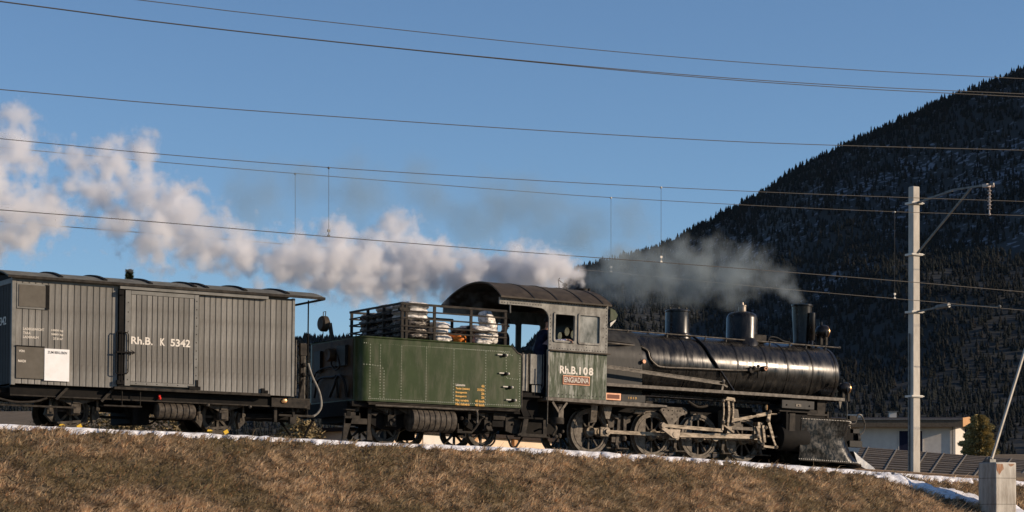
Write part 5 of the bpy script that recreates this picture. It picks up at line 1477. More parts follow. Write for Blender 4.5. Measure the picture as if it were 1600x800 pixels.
# brake platform end: rod from the roof, handrails, hoses, coupler
m = MB(); m.tube([(3.42, -0.88, 2.86), (3.42, -0.88, 0.40)], 0.016, 8); bc = obj('brake_column', m, M['frame'], wag)
m = MB(); m.tube([(3.03, -1.13, 0.85), (3.03, -1.13, 2.0)], 0.014); m.tube([(3.03, -1.13, 1.0), (3.03, -1.13, 1.9)], 0.017); m.tube([(3.34, -0.9, 0.8), (3.34, -0.9, 1.95), (3.34, 0.9, 1.95), (3.34, 0.9, 0.8)], 0.016); m.tube([(3.34, -0.9, 1.55), (3.34, 0.9, 1.55)], 0.012)
obj('platform_rail', m, M['pipe'], wag)
m = MB(); m.box(3.22, 3.30, -0.98, -0.90, 0.80, 1.75); m.box(3.20, 3.34, -1.0, -0.9, 1.70, 1.95); m.ball((3.28, -1.0, 1.50), 0.05, 8); m.ball((3.28, -1.0, 1.30), 0.05, 8); m.tube([(3.15, -0.98, 0.55), (3.2, -0.98, 0.9), (3.28, -0.98, 1.2)], 0.03)
obj('brake_stand', m, M['dirt'], wag)
m = MB(); m.tube(bez([(3.42, -0.90, 1.55), (3.50, -0.92, 1.30), (3.68, -0.92, 0.95), (3.72, -0.92, 0.65), (3.58, -0.90, 0.47), (3.40, -0.9, 0.45)]), 0.024)
obj('air_hose', m, M['hose'], wag)
m = MB(); m.tube(bez([(3.42, -0.7, 1.2), (3.48, -0.7, 0.9), (3.58, -0.7, 0.7)]), 0.018); m.tube(bez([(2.9, -0.5, 0.45), (3.2, -0.5, 0.10), (3.3, -0.5, -0.1)]), 0.03); m.tube(bez([(3.75, -0.5, 0.40), (3.6, -0.5, 0.15), (3.5, -0.5, -0.08)]), 0.03)
obj('heating_hose', m, M['frame'], wag)
m = MB(); m.box(2.75, 3.55, -0.94, -0.88, 0.43, 0.47); m.box(3.0, 3.1, -0.96, -0.86, 0.28, 0.42); m.box(2.62, 2.68, -1.0, -0.94, 0.3, 0.62); m.bar((3.05, -0.94, 0.62), (3.12, -0.94, 0.30), 0.03, 0.05, (1, 0, 0))
obj('step_bracket', m, M['dirt'], wag)
m = MB(); m.cyl((3.3, 0, 0.62), (3.75, 0, 0.62), 0.09, n=12); m.lathe([(3.72, 0.0001), (3.72, 0.18), (3.78, 0.18), (3.80, 0.0001)], (0, 0, 0.62), 'x', 20)
obj('centre_buffer', m, M['dirt'], wag)
# ------------------------------------------------------------------ people in the cab
LM = Matrix.Rotation(GL, 4, 'Y')
def person(label, joints, edges, zones, loc, cap_mat, name='person'):
    """joints: name -> (x, y, z, r); zones: list of (material, test(co)) evaluated in order"""
    keys = list(joints)
    me = bpy.data.meshes.new(name)
    me.from_pydata([joints[k][:3] for k in keys], [(keys.index(a), keys.index(b)) for a, b in edges], [])
    o = bpy.data.objects.new(name, me); COL.objects.link(o)
    sk = o.modifiers.new('skin', 'SKIN'); sk.use_smooth_shade = True
    for i, k in enumerate(keys):
        r = joints[k][3]
        rr_ = r if isinstance(r, tuple) else (r, r)
        me.skin_vertices[0].data[i].radius = rr_
        me.skin_vertices[0].data[i].use_root = (k == 'pelvis')
    ss = o.modifiers.new('sub', 'SUBSURF'); ss.levels = 2; ss.render_levels = 2
    bpy.context.view_layer.update()
    nm = bpy.data.meshes.new_from_object(o.evaluated_get(bpy.context.evaluated_depsgraph_get()))
    o.modifiers.clear(); o.data = nm
    bpy.data.meshes.remove(me)
    nm.materials.clear()
    for mt, _ in zones: nm.materials.append(mt)
    for p in nm.polygons:
        c = p.center
        for i, (_, t) in enumerate(zones):
            if t(c): p.material_index = i; break
    nm.shade_smooth()
    o.matrix_world = LM @ Matrix.Translation(loc)
    tag(o, label, 'person')
    h = joints['head']
    m = MB(); m.lathe([(0.0, 0.115), (0.03, 0.118), (0.09, 0.105), (0.12, 0.07), (0.13, 0.0001)], (h[0], h[1], h[2] + 0.03), 'z', 16)
    m.prism([(h[0] + 0.06, h[1] - 0.08), (h[0] + 0.17, h[1] - 0.05), (h[0] + 0.17, h[1] + 0.05), (h[0] + 0.06, h[1] + 0.08)], h[2] + 0.03, h[2] + 0.045, 'xy')
    obj('cap', m, cap_mat, o)
    m = MB(); m.ball((h[0] + 0.10, h[1], h[2] - 0.03), 0.02, 8, (1, 0.8, 1.3)); m.ball((h[0], h[1] - 0.095, h[2] - 0.02), 0.025, 8, (0.8, 0.4, 1.2)); m.ball((h[0], h[1] + 0.095, h[2] - 0.02), 0.025, 8, (0.8, 0.4, 1.2)); m.ball((h[0] + 0.085, h[1], h[2] - 0.075), 0.02, 8, (0.5, 1.3, 0.4))
    obj('face_features', m, M['skin'], o)
    m = MB(); m.ball((h[0] + 0.09, h[1] - 0.035, h[2] + 0.0), 0.012, 8); m.ball((h[0] + 0.09, h[1] + 0.035, h[2] + 0.0), 0.012, 8)
    obj('eyes', m, M['dark'], o)
    return o
base_j = {'pelvis': (0, 0, 0.95, (0.15, 0.13)), 'spine': (0, 0, 1.18, (0.15, 0.12)), 'chest': (0.02, 0, 1.38, (0.17, 0.13)), 'neck': (0.04, 0, 1.52, 0.06), 'jaw': (0.065, 0, 1.60, 0.075), 'head': (0.07, 0, 1.68, (0.095, 0.10)), 'top': (0.06, 0, 1.755, 0.07),
          'hipL': (0, 0.10, 0.90, 0.10), 'kneeL': (0.04, 0.12, 0.50, 0.068), 'ankL': (0, 0.12, 0.09, 0.05), 'toeL': (0.16, 0.13, 0.04, 0.04), 'hipR': (0, -0.10, 0.90, 0.10), 'kneeR': (0.04, -0.12, 0.50, 0.068), 'ankR': (-0.02, -0.12, 0.09, 0.05), 'toeR': (0.14, -0.13, 0.04, 0.04)}
base_e = [('pelvis', 'spine'), ('spine', 'chest'), ('chest', 'neck'), ('neck', 'jaw'), ('jaw', 'head'), ('head', 'top'), ('pelvis', 'hipL'), ('hipL', 'kneeL'), ('kneeL', 'ankL'), ('ankL', 'toeL'), ('pelvis', 'hipR'), ('hipR', 'kneeR'), ('kneeR', 'ankR'), ('ankR', 'toeR')]
def hand(j, e, tag_, wrist, d, curl):
    """palm, four fingers of unequal length and a thumb, bent along curl"""
    w_ = Vector(wrist); d = Vector(d).normalized(); c = Vector(curl).normalized(); s_ = d.cross(c).normalized()
    pm = w_ + d * 0.07
    j['palm' + tag_] = (*pm, 0.034); e.append(('wri' + tag_, 'palm' + tag_))
    for i, (o_, ln) in enumerate(((-0.030, 0.062), (-0.010, 0.072), (0.010, 0.068), (0.030, 0.052))):
        a = pm + s_ * o_ + d * 0.025; b = a + d * ln * 0.45 + c * ln * 0.25; q = b + c * ln * 0.55
        j['f%da%s' % (i, tag_)] = (*a, 0.0105); j['f%db%s' % (i, tag_)] = (*b, 0.0095); j['f%dc%s' % (i, tag_)] = (*q, 0.008)
        e += [('palm' + tag_, 'f%da%s' % (i, tag_)), ('f%da%s' % (i, tag_), 'f%db%s' % (i, tag_)), ('f%db%s' % (i, tag_), 'f%dc%s' % (i, tag_))]
    a = w_ + d * 0.035 - s_ * 0.035; b = a + d * 0.035 - s_ * 0.018 + c * 0.012
    j['th1' + tag_] = (*a, 0.013); j['th2' + tag_] = (*b, 0.010); e += [('palm' + tag_, 'th1' + tag_), ('th1' + tag_, 'th2' + tag_)]
# driver: leaning on the open window, near arm over the sill (his position: x -3.28, y -0.86)
j = dict(base_j); e = list(base_e)
j['chest'] = (0.06, -0.03, 1.36, (0.17, 0.13)); j['neck'] = (0.12, -0.05, 1.50, 0.06); j['jaw'] = (0.17, -0.07, 1.57, 0.072); j['head'] = (0.18, -0.07, 1.64, (0.09, 0.10)); j['top'] = (0.17, -0.07, 1.72, 0.07)
j.update({'shR': (0.08, -0.20, 1.40, 0.075), 'elR': (0.12, -0.33, 1.22, 0.052), 'wriR': (0.43, -0.39, 1.265, 0.034), 'shL': (0.06, 0.17, 1.40, 0.07), 'elL': (0.16, 0.24, 1.15, 0.05), 'wriL': (0.36, 0.14, 1.12, 0.034)})
e += [('chest', 'shR'), ('shR', 'elR'), ('elR', 'wriR'), ('chest', 'shL'), ('shL', 'elL'), ('elL', 'wriL')]
hand(j, e, 'R', j['wriR'][:3], (0.85, -0.35, -0.1), (0.1, -0.45, -1)); hand(j, e, 'L', j['wriL'][:3], (0.8, -0.2, -0.2), (0.2, 0.0, -1))
person('driver in blue overalls leaning one forearm out over the open cab window sill', j, e,
       [(M['skin'], lambda c: c.z > 1.50 or (c.x > 0.42 and c.z > 1.0)), (M['sleeve'], lambda c: c.y < -0.24 and c.z > 1.0 and c.x > 0.05), (M['overall'], lambda c: True)],
       (-3.24, -0.84, 1.21), M['soot_cloth'])
# fireman on the far side of the footplate
j = dict(base_j); e = list(base_e)
j.update({'shR': (0.0, -0.20, 1.42, 0.07), 'elR': (-0.02, -0.27, 1.15, 0.05), 'wriR': (0.14, -0.24, 0.97, 0.034), 'shL': (0.0, 0.20, 1.42, 0.07), 'elL': (0.02, 0.28, 1.15, 0.05), 'wriL': (0.14, 0.25, 0.97, 0.034)})
e += [('chest', 'shR'), ('shR', 'elR'), ('elR', 'wriR'), ('chest', 'shL'), ('shL', 'elL'), ('elL', 'wriL')]
hand(j, e, 'R', j['wriR'][:3], (0.6, 0.1, -0.6), (0.5, 0.6, -0.3)); hand(j, e, 'L', j['wriL'][:3], (0.6, -0.1, -0.6), (0.5, -0.6, -0.3))
person('fireman in black work clothes standing in the shade inside the open cab doorway', j, e,
       [(M['skin'], lambda c: c.z > 1.54 or (c.z < 1.0 and c.x > 0.10 and c.z > 0.8)), (M['soot_cloth'], lambda c: True)], (-3.55, 0.30, 1.21), M['soot_cloth'])

# ------------------------------------------------------------------ overhead lines
def wire_part(name, pts, yv, r, parent, mt='wire'):
    p = sorted(pts)
    P3 = [(x, yv, z) for x, z in p]
    # carry on at both ends with the end slope
    (xa, za), (xb, zb) = p[0], p[1]; P3.insert(0, (xa - 14, yv, za - 14 * (zb - za) / (xb - xa)))
    (xa, za), (xb, zb) = p[-2], p[-1]; P3.append((xb + 16, yv, zb + 16 * (zb - za) / (xb - xa)))
    m = MB(); m.tube(bez(P3, 6), r, 6)
    return obj(name, m, M[mt], parent)
PD = [(-15.16, 6.06), (-11.95, 6.045), (-7.96, 6.09), (-3.42, 6.21), (0.67, 6.35), (4.37, 6.50), (8.23, 6.68), (12.16, 6.88)]
PE = [(-14.03, 6.50), (-10.56, 6.495), (-7.11, 6.51), (-1.31, 6.57), (1.58, 6.62), (7.12, 6.79), (11.3, 6.96), (14.28, 7.11)]
PF = [(-15.16, 4.66), (-11.81, 4.65), (-8.77, 4.62), (-3.42, 4.59), (0.63, 4.59), (4.37, 4.58), (8.44, 4.56), (12.16, 4.52)]
PG = [(-14.03, 4.92), (-10.56, 4.90), (-7.11, 4.87), (0.53, 4.77), (1.56, 4.755), (7.12, 4.63), (11.53, 4.57), (15.56, 4.50)]
def zat(P, x): return interp(x, P)
def overhead(label, y, PM, PCn, drops):
    t = thing('overhead_line', label, 'overhead line', (0, y, 0), group='overhead lines above the tracks')
    wire_part('messenger_wire', PM, 0, 0.0078, t); wire_part('contact_wire', PCn, 0, 0.009, t)
    for x in drops:
        a, b = zat(PM, x), zat(PCn, x)
        m = MB(); m.cyl((x, 0, a), (x, 0, b + 0.16), 0.0045, n=6)
        d = obj('dropper', m, M['wire'], t)
        m = MB(); m.ball((x, 0, a - 0.01), 0.028, 8); obj('clamp', m, M['bright'] if x > -4 else M['galv'], d)
        m = MB(); m.box(x - 0.03, x + 0.03, -0.015, 0.015, b + 0.10, b + 0.15); m.box(x - 0.028, x + 0.028, -0.015, 0.015, b + 0.0, b + 0.035); m.cyl((x, 0, b), (x, 0, b + 0.12), 0.008, n=6)
        obj('clamp', m, M['bright'] if x > -4 else M['galv'], d)
    return t
overhead('messenger and contact wire hung above the train, in front of the steam', 0.0, PD, PF, (-7.98, 0.65, -16.6))
overhead('messenger and contact wire passing behind the steam and held by the concrete mast', 3.5, PE, PG, (-7.11, 1.57, 10.8, -15.8))
def cable(label, pts, y, r):
    m = MB(); p = sorted(pts); P3 = [(x, y, z) for x, z in p]
    (xa, za), (xb, zb) = p[0], p[1]; P3.insert(0, (xa - 16, y, za - 16 * (zb - za) / (xb - xa)))
    (xa, za), (xb, zb) = p[-2], p[-1]; P3.append((xb + 18, y, zb + 18 * (zb - za) / (xb - xa)))
    m.tube(bez(P3, 6), r, 6)
    tag(obj('power_cable', m, M['wire']), label, 'power cable', 'power cables high above the train')
cable('uppermost single cable crossing the sky above the train', [(-8.7, 11.41), (-5.6, 11.44), (1.99, 11.59), (8.43, 11.81), (14.36, 12.12), (20.9, 12.55)], 9, 0.011)
PB = [(-12.1, 11.07), (-8.0, 11.05), (-3.55, 11.10), (2.29, 11.23), (8.79, 11.45), (14.78, 11.76), (21.39, 12.2)]
cable('upper cable of the close pair below the top cable', PB, 9.5, 0.012)
cable('lower cable of the close pair, parting from its twin towards the mountain', [(x, z - 0.004 - 0.004 * max(0, x)) for x, z in PB], 9.52, 0.012)
cable('thin cable midway between the close pair and the overhead line', [(-12.75, 8.54), (-8.8, 8.60), (-4.53, 8.72), (1.09, 8.91), (7.34, 9.17), (11.9, 9.43), (19.44, 9.94)], 7.5, 0.011)

# ------------------------------------------------------------------ concrete mast
mast = thing('catenary_mast', 'pale concrete mast with a bracket arm standing beyond the front of the engine', 'mast', (14.13, 6.5, -0.9))
m = MB(); m.prism([(-0.14, -0.12), (0.14, -0.12), (0.14, 0.12), (-0.14, 0.12)], 0, 9.17, 'xy')
# slight taper
for i, v in enumerate(m.v):
    if v[2] > 5: m.v[i] = (v[0] * 0.88, v[1] * 0.88, v[2])
post_ = obj('post', m, M['concrete'], mast, bevel=0.02)
Z0 = 0.9
def clampband(z):
    m = MB(); m.box(-0.20, 0.20, -0.17, 0.17, z - 0.03, z + 0.03); m.cyl((-0.24, -0.17, z), (0.24, -0.17, z), 0.015, n=8)
    obj('clamp_band', m, M['bright'], mast)
for z in (7.78 + Z0, 6.29 + Z0, 4.62 + Z0, 2.17 + Z0): clampband(z)
m = MB(); m.bar((0, -0.15, 7.78 + Z0), (0.02, -1.6, 8.02 + Z0 - 0.06), 0.05, 0.06); m.bar((0.02, -1.6, 7.97 + Z0), (0.05, -3.25, 7.93 + Z0), 0.045, 0.05)
obj('bracket_arm', m, M['galv'], mast)
m = MB(); m.bar((0, -0.15, 6.32 + Z0), (0.03, -2.35, 7.92 + Z0), 0.05, 0.05); obj('bracket_strut', m, M['galv'], mast)
m = MB()
m.box(-0.08, 0.08, -3.10, -2.92, 7.86 + Z0, 7.95 + Z0); m.ball((0.25, -3.0, 7.92 + Z0), 0.05, 8)
prof = [(7.80 + Z0, 0.02)]
z = 7.80
for k in range(6): prof += [(z - 0.0 + Z0, 0.025), (z - 0.03 + Z0, 0.07), (z - 0.05 + Z0, 0.025)]; z -= 0.10
m.lathe(prof, (0.12, -3.0, 0), 'z', 12); m.cyl((0.12, -3.0, 7.9 + Z0), (0.12, -3.0, 7.1 + Z0), 0.018, n=8); m.ball((0.12, -3.0, 7.12 + Z0), 0.04, 8)
obj('insulator', m, M['insul'], mast)
m = MB(); m.bar((0, -0.15, 4.62 + Z0), (0.1, -1.3, 4.72 + Z0), 0.04, 0.05); m.cyl((0.06, -0.9, 4.69 + Z0), (0.13, -1.35, 4.72 + Z0), 0.07, n=12); m.bar((0.12, -1.3, 4.72 + Z0), (0.5, -3.0, 4.56 + Z0), 0.025, 0.025)
m.ball((0.5, -3.0, 4.56 + Z0), 0.05, 8)
obj('registration_arm', m, M['galv'], mast)
m = MB(); m.box(-0.185, -0.150, 0.0, 0.05, 0, 4.9); obj('earth_wire', m, M['galv'], mast)

# ------------------------------------------------------------------ anchor block with stay rod
ax0, ay0 = 7.86, -3.5
an = thing('anchor_block', 'weathered concrete anchor block with rust stains, a slanting rod rising from its top', 'concrete block', (ax0, ay0, -2.3))
M['blockc'] = mat('block_concrete', (0.28, 0.245, 0.20), (0.56, 0.52, 0.45), 4.5, 0.85, 0.0, 0.3, 40, (1, 1, 0.25), c3=(0.50, 0.47, 0.42), lo=0.32, hi=0.6)
M['rust'] = mat('rust_stain', (0.30, 0.12, 0.05), (0.38, 0.30, 0.22), 12, 0.85, 0.0, 0.1, 30, (1, 1, 0.3))
m = MB(); m.prism([(0, 0), (0.66, 0), (0.66, 0.60), (0, 0.60)], 0, 2.24, 'xy')
blk = obj('block', m, M['blockc'], an, bevel=0.025)
m = MB()
for k in range(3): m.box(-0.003, 0.663, -0.003, 0.603, 0.62 + 0.62 * k, 0.628 + 0.62 * k)
obj('shutter_joint', m, M['dirt'], blk)
m = MB(); m.prism([(0.02, 2.20), (0.22, 2.20), (0.26, 2.08), (0.17, 2.02), (0.12, 1.94), (0.06, 2.0), (0.03, 2.05)], -0.0035, -0.002); obj('rust_patch', m, M['rust'], blk, smooth=0)
m = MB(); m.prism([(0.40, 2.21), (0.60, 2.21), (0.57, 2.17), (0.48, 2.14), (0.42, 2.17)], -0.0035, -0.002)
obj('rust_patch', m, M['rust'], blk, smooth=0)
m = MB(); m.bar((0.14, 0.35, 2.18), (0.95, 0.45, 3.95), 0.05, 0.05); m.bar((0.95, 0.45, 3.95), (2.3, 0.6, 6.9), 0.05, 0.05)
obj('stay_rod', m, M['concrete'], an)
m = MB(); m.box(0.05, 0.24, 0.25, 0.45, 2.235, 2.32); m.ball((0.15, 0.35, 2.33), 0.06, 8); obj('stay_anchor', m, M['galv'], an)

# ------------------------------------------------------------------ slatted roof behind the bank
def quadpt(A, B, C_, D_, u, v):
    """A,B lower edge, D,C upper edge"""
    lo = A.lerp(B, u); hi = D_.lerp(C_, u); return lo.lerp(hi, v)
A = Vector((17.81, 13.90, 0.12)); B = Vector((22.94, 10.81, -0.22)); Cc = Vector((43.79, 30.94, 1.24)); Dd = Vector((36.41, 35.37, 1.92))
sr_ = thing('slatted_roof', 'low dark brown roof of narrow slats with pale battens right behind the engine front', 'roof', tuple(A))
NS = 12
nrm = (B - A).cross(Dd - A).normalized()
m = MB()
q = [A - A - nrm * 0.03, B - A - nrm * 0.03, Cc - A - nrm * 0.03, Dd - A - nrm * 0.03]
low = [Vector((p.x, p.y, -3.2)) for p in q]
m.add(q + low, [(0, 1, 2, 3), (0, 4, 5, 1), (1, 5, 6, 2), (2, 6, 7, 3), (3, 7, 4, 0)])
obj('roof_deck', m, M['roofwood'], sr_, smooth=0)
for k in range(NS):
    v0, v1 = k / NS, (k + 0.70) / NS
    p = [quadpt(A, B, Cc, Dd, 0, v0) - A, quadpt(A, B, Cc, Dd, 1, v0) - A, quadpt(A, B, Cc, Dd, 1, v1) - A, quadpt(A, B, Cc, Dd, 0, v1) - A]
    lift = [nrm * 0.05, nrm * 0.05, nrm * 0.04, nrm * 0.04]
    m = MB(); top_ = [a + b for a, b in zip(p, lift)]; bt = [a - nrm * 0.02 for a in p]
    m.add(top_ + bt, [(0, 1, 2, 3), (7, 6, 5, 4), (0, 4, 5, 1), (1, 5, 6, 2), (2, 6, 7, 3), (3, 7, 4, 0)])
    obj('slat', m, M['slat'], sr_, smooth=0)
for u in (0.04, 0.19, 0.35, 0.44, 0.56, 0.68, 0.80, 0.92):
    a = quadpt(A, B, Cc, Dd, u, 0.02) - A + nrm * 0.06; b = quadpt(A, B, Cc, Dd, min(1, u + 0.0), 0.98) - A + nrm * 0.06
    m = MB(); m.bar(a, b, 0.04, 0.04, nrm); obj('batten', m, M['batten'], sr_, smooth=0)

# ------------------------------------------------------------------ house
hd = Vector((6.9, -4.15, 0)).normalized(); hn = Vector((hd.y, -hd.x, 0))     # along the wall; outward normal towards us
if hn.dot(CAM - Vector((105, 110, 0))) < 0: hn = -hn
hang = math.atan2(hd.y, hd.x)
house = thing('house', 'low white house with a broad brown roof and golden gable boards', 'house', (108.96, 108.46, 3.9), (0, 0, hang))
# local: x along wall (0 = right front corner, negative to the left), y = depth away
LW, DW = 15.0, 7.0
m = MB(); m.prism([(-LW, 0), (0, 0), (2.3, DW), (-LW, DW)], 0, 3.75, 'xy')
hw_ = obj('wall', m, M['wall'], house, smooth=0)
m = MB(); m.box(-4.6, -4.5, -0.03, 0.02, 0.4, 3.6); obj('wall_pilaster', m, M['wall'], hw_)
for (x0, x1, z0, z1, nm_) in ((-5.15, -3.05, 0.1, 2.9, 'door'), (-10.6, -9.7, 1.9, 3.0, 'window')):
    m = MB(); m.box(x0, x1, -0.06, 0.05, z0, z1); o = obj(nm_, m, M['overall'], house)
    m = MB(); m.box(x0 - 0.09, x0, -0.09, 0.0, z0, z1 + 0.08); m.box(x1, x1 + 0.09, -0.09, 0.0, z0, z1 + 0.08); m.box(x0, x1, -0.09, 0, z1, z1 + 0.08); m.box((x0 + x1) / 2 - 0.03, (x0 + x1) / 2 + 0.03, -0.08, 0, z0, z1); obj('frame', m, M['wall'], o)
# roof: two pitches with overhang, eave in front
oh = 1.3
def rz(y): return 4.32 - abs(y - DW / 2) * (0.32 / (DW / 2 + oh))
def rxe(y): return 0.75 + 0.33 * y
m = MB()
for (ya, yb) in ((-oh, DW / 2), (DW + oh, DW / 2)):
    m.add([(-LW - 1, ya, rz(ya)), (rxe(ya), ya, rz(ya)), (rxe(yb), yb, rz(yb)), (-LW - 1, yb, rz(yb)), (-LW - 1, ya, rz(ya) - 0.22), (rxe(ya), ya, rz(ya) - 0.22), (rxe(yb), yb, rz(yb) - 0.22), (-LW - 1, yb, rz(yb) - 0.22)],
          [(0, 1, 2, 3), (4, 7, 6, 5), (0, 4, 5, 1), (1, 5, 6, 2), (3, 2, 6, 7), (0, 3, 7, 4)])
rf2 = obj('roof', m, M['roofwood'], house, smooth=0)
m = MB()
for (ya, yb) in ((-oh, DW / 2), (DW + oh, DW / 2)):
    m.bar((rxe(ya) + 0.05, ya, rz(ya) - 0.36), (rxe(yb) + 0.05, yb, rz(yb) - 0.36), 0.10, 0.80)
obj('barge_board', m, M['gable'], rf2, smooth=0)
m = MB(); m.box(-5.6, -4.95, 2.4, 2.9, 4.1, 4.75); chn = obj('chimney', m, M['wall'], rf2)
m = MB(); m.box(-5.7, -4.85, 2.3, 3.0, 4.75, 4.83); obj('chimney_cap', m, M['galv'], chn)
m = MB(); m.box(-9.6, -8.2, 1.6, 2.6, 4.2, 4.5); obj('skylight', m, M['blade'], rf2)
m = MB(); m.cyl((-LW - 1, -oh - 0.08, rz(-oh) - 0.12), (rxe(-oh), -oh - 0.08, rz(-oh) - 0.12), 0.09, n=10); m.cyl((-0.25, -0.08, 0), (-0.25, -0.08, 3.4), 0.05, n=8); obj('gutter', m, M['galv'], house)
m = MB(); m.box(-LW - 1, rxe(-oh), -oh - 0.06, -oh + 0.02, rz(-oh) - 0.78, rz(-oh) - 0.02); obj('fascia_board', m, M['slat'], house)
m = MB(); m.box(-3.1, -1.2, -1.0, -0.6, -0.1, 0.45); obj('garden_step', m, M['gable'], house)

# ------------------------------------------------------------------ cream building glimpsed under the train
b0 = Vector((3.27, 19.14, 0)); b1 = Vector((13.18, 24.85, 0))
bd_ = (b1 - b0).normalized(); ba = math.atan2(bd_.y, bd_.x); bl = (b1 - b0).length
gar = thing('garage', 'low cream building glimpsed between the wheels under the tender', 'garage', (b0.x, b0.y, -0.6), (0, 0, ba))
m = MB(); m.prism([(0, 0), (bl, 0), (bl, 3.0), (0, 3.0)], 0, 2.0, 'xy'); gw = obj('wall', m, M['creamwall'], gar, smooth=0)
m = MB(); m.box(-0.2, bl + 0.2, -0.2, 3.2, 2.0, 2.12); obj('roof', m, M['roofwood'], gar)
m = MB(); m.box(bl * 0.50, bl * 0.52, -0.10, 0, 0, 2.1); m.box(bl * 0.74, bl * 0.76, -0.12, 0, 0, 2.1); m.box(0, bl, -0.03, 0, 1.35, 1.42); obj('pilaster', m, M['gable'], gar)
m = MB(); m.box(bl * 0.22, bl * 0.40, -0.03, 0, 0.2, 1.95); obj('door', m, M['wall'], gar)

# ------------------------------------------------------------------ conifers and shrubs
def leaves(n, fn, size, c0, c1, jit=0.25):
    V = []; T = []; Cc_ = []
    for k in range(n):
        p, d = fn(k)
        a = Vector((random.gauss(0, 1), random.gauss(0, 1), random.gauss(0, 1))).normalized()
        b = d.cross(a).normalized()
        s_ = size * random.uniform(0.6, 1.4)
        o_ = len(V)
        V += [p - b * s_ * 0.35, p + b * s_ * 0.35, p + d * s_ + Vector((0, 0, -0.15 * s_))]
        T.append((o_, o_ + 1, o_ + 2))
        t = min(1, max(0, random.gauss(0.5, jit)))
        Cc_ += [[c0[i] * (1 - t) + c1[i] * t for i in range(3)]] * 3
    return np.array([tuple(v) for v in V]), T, np.array(Cc_)
def conifer(name, label, x, y, h, r, n, c0, c1, size, group=None, bushy=0.5):
    z = ground_z(x, y) - 0.1
    t = thing(name, label, 'tree', (x, y, z), group=group)
    m = MB(); m.tube([(0, 0, 0), (0.02 * h, 0, h * 0.5), (0, 0.01 * h, h * 0.97)], [h * 0.022, h * 0.014, h * 0.003], 8)
    for k in range(26):
        zz = h * (0.12 + 0.8 * k / 26); a = k * 2.4; rr_ = r * (1 - (zz / h)) ** 0.8 * 0.9
        m.tube([(0, 0, zz), (math.cos(a) * rr_, math.sin(a) * rr_, zz - 0.06 * h * 0.2)], [h * 0.005, h * 0.001], 5)
    obj('trunk', m, M['bark'], t)
    def fn(k):
        u = random.random() ** 0.8
        zz = 0.04 + 0.95 * u
        prof_ = (1 - zz) ** bushy * (0.86 + 0.14 * math.sin(zz * 34 + 1.3))
        a = random.uniform(0, 2 * PI)
        lump = 0.80 + 0.34 * noise.noise(Vector((math.cos(a) * 2.2, math.sin(a) * 2.2, zz * 7 + x)))
        rr_ = r * prof_ * lump * random.uniform(0.35, 1.0) ** 0.4
        p = Vector((math.cos(a) * rr_, math.sin(a) * rr_, zz * h - 0.05 * rr_))
        d = Vector((math.cos(a), math.sin(a), random.uniform(-0.5, 0.7))).normalized()
        return p, d
    V, T, Cc_ = leaves(n, fn, size, c0, c1)
    o = fast_mesh('crown', V, T, M['leaf'], Cc_); o.parent = t
    return t
x_, y_ = 100.35, 96.14
ct = conifer('conifer', 'rounded yellow-green conifer standing beside the gable end of the white house', x_, y_, 3.8, 2.05, 16000, (0.13, 0.115, 0.045), (0.62, 0.48, 0.21), 0.20, bushy=0.42)
ct.location.z = 3.75
tt = conifer('spruce', 'spruce whose tip shows above the wagon roof', 2.33, 38.37, 8.6, 1.5, 9000, (0.03, 0.042, 0.018), (0.09, 0.10, 0.045), 0.15, bushy=1.35)
tt.location.z = 8.36 - 8.6
def shrub(label, x, y, z, w_, h, n, c0, c1, size=0.12):
    t = thing('shrub', label, 'shrub', (x, y, z), group='bare brown shrubs behind the wagon')
    m = MB()
    for k in range(14):
        a = random.uniform(0, 2 * PI); q = random.uniform(0.2, 0.9)
        m.tube(bez([(0, 0, 0), (math.cos(a) * w_ * 0.2 * q, math.sin(a) * w_ * 0.2 * q, h * 0.45), (math.cos(a) * w_ * 0.45 * q, math.sin(a) * w_ * 0.45 * q, h * random.uniform(0.7, 1.0))], 3), 0.015, 5)
    obj('stem', m, M['bark'], t)
    def fn(k):
        a = random.uniform(0, 2 * PI); f_ = random.random() ** 0.45
        ph = random.uniform(0, 1)
        lump = 0.8 + 0.4 * noise.noise(Vector((math.cos(a) * 2, math.sin(a) * 2, ph * 4 + x)))
        p = Vector((math.cos(a) * w_ / 2 * f_ * lump * math.sin(PI * (0.15 + 0.7 * ph)), math.sin(a) * w_ / 2 * f_ * lump * math.sin(PI * (0.15 + 0.7 * ph)), h * ph * (0.8 + 0.3 * lump * 0.6)))
        return p, Vector((random.gauss(0, 1), random.gauss(0, 1), random.uniform(0, 1))).normalized()
    V, T, Cc_ = leaves(n, fn, size, c0, c1)
    o = fast_mesh('foliage', V, T, M['leaf'], Cc_); o.parent = t
SH = [(-4.9, 25.2, 2.2, 1.5, 'shrub glimpsed under the wagon beside its rear wheel'), (-3.2, 24.2, 2.4, 1.7, 'shrub glimpsed under the middle of the wagon by the brake rigging'), (-1.5, 23.2, 2.2, 1.5, 'shrub glimpsed below the ribbed reservoir of the wagon'), (1.2, 20.6, 1.8, 1.3, 'shrub glimpsed below the coupling between wagon and tender')]
for i, (x, y, w_, h, lab) in enumerate(SH):
    shrub('brown ' + lab, x, y, ground_z(x, y) - 0.1, w_ * 1.2, h * 1.55, 3400, (0.12, 0.09, 0.045), (0.34, 0.26, 0.13))

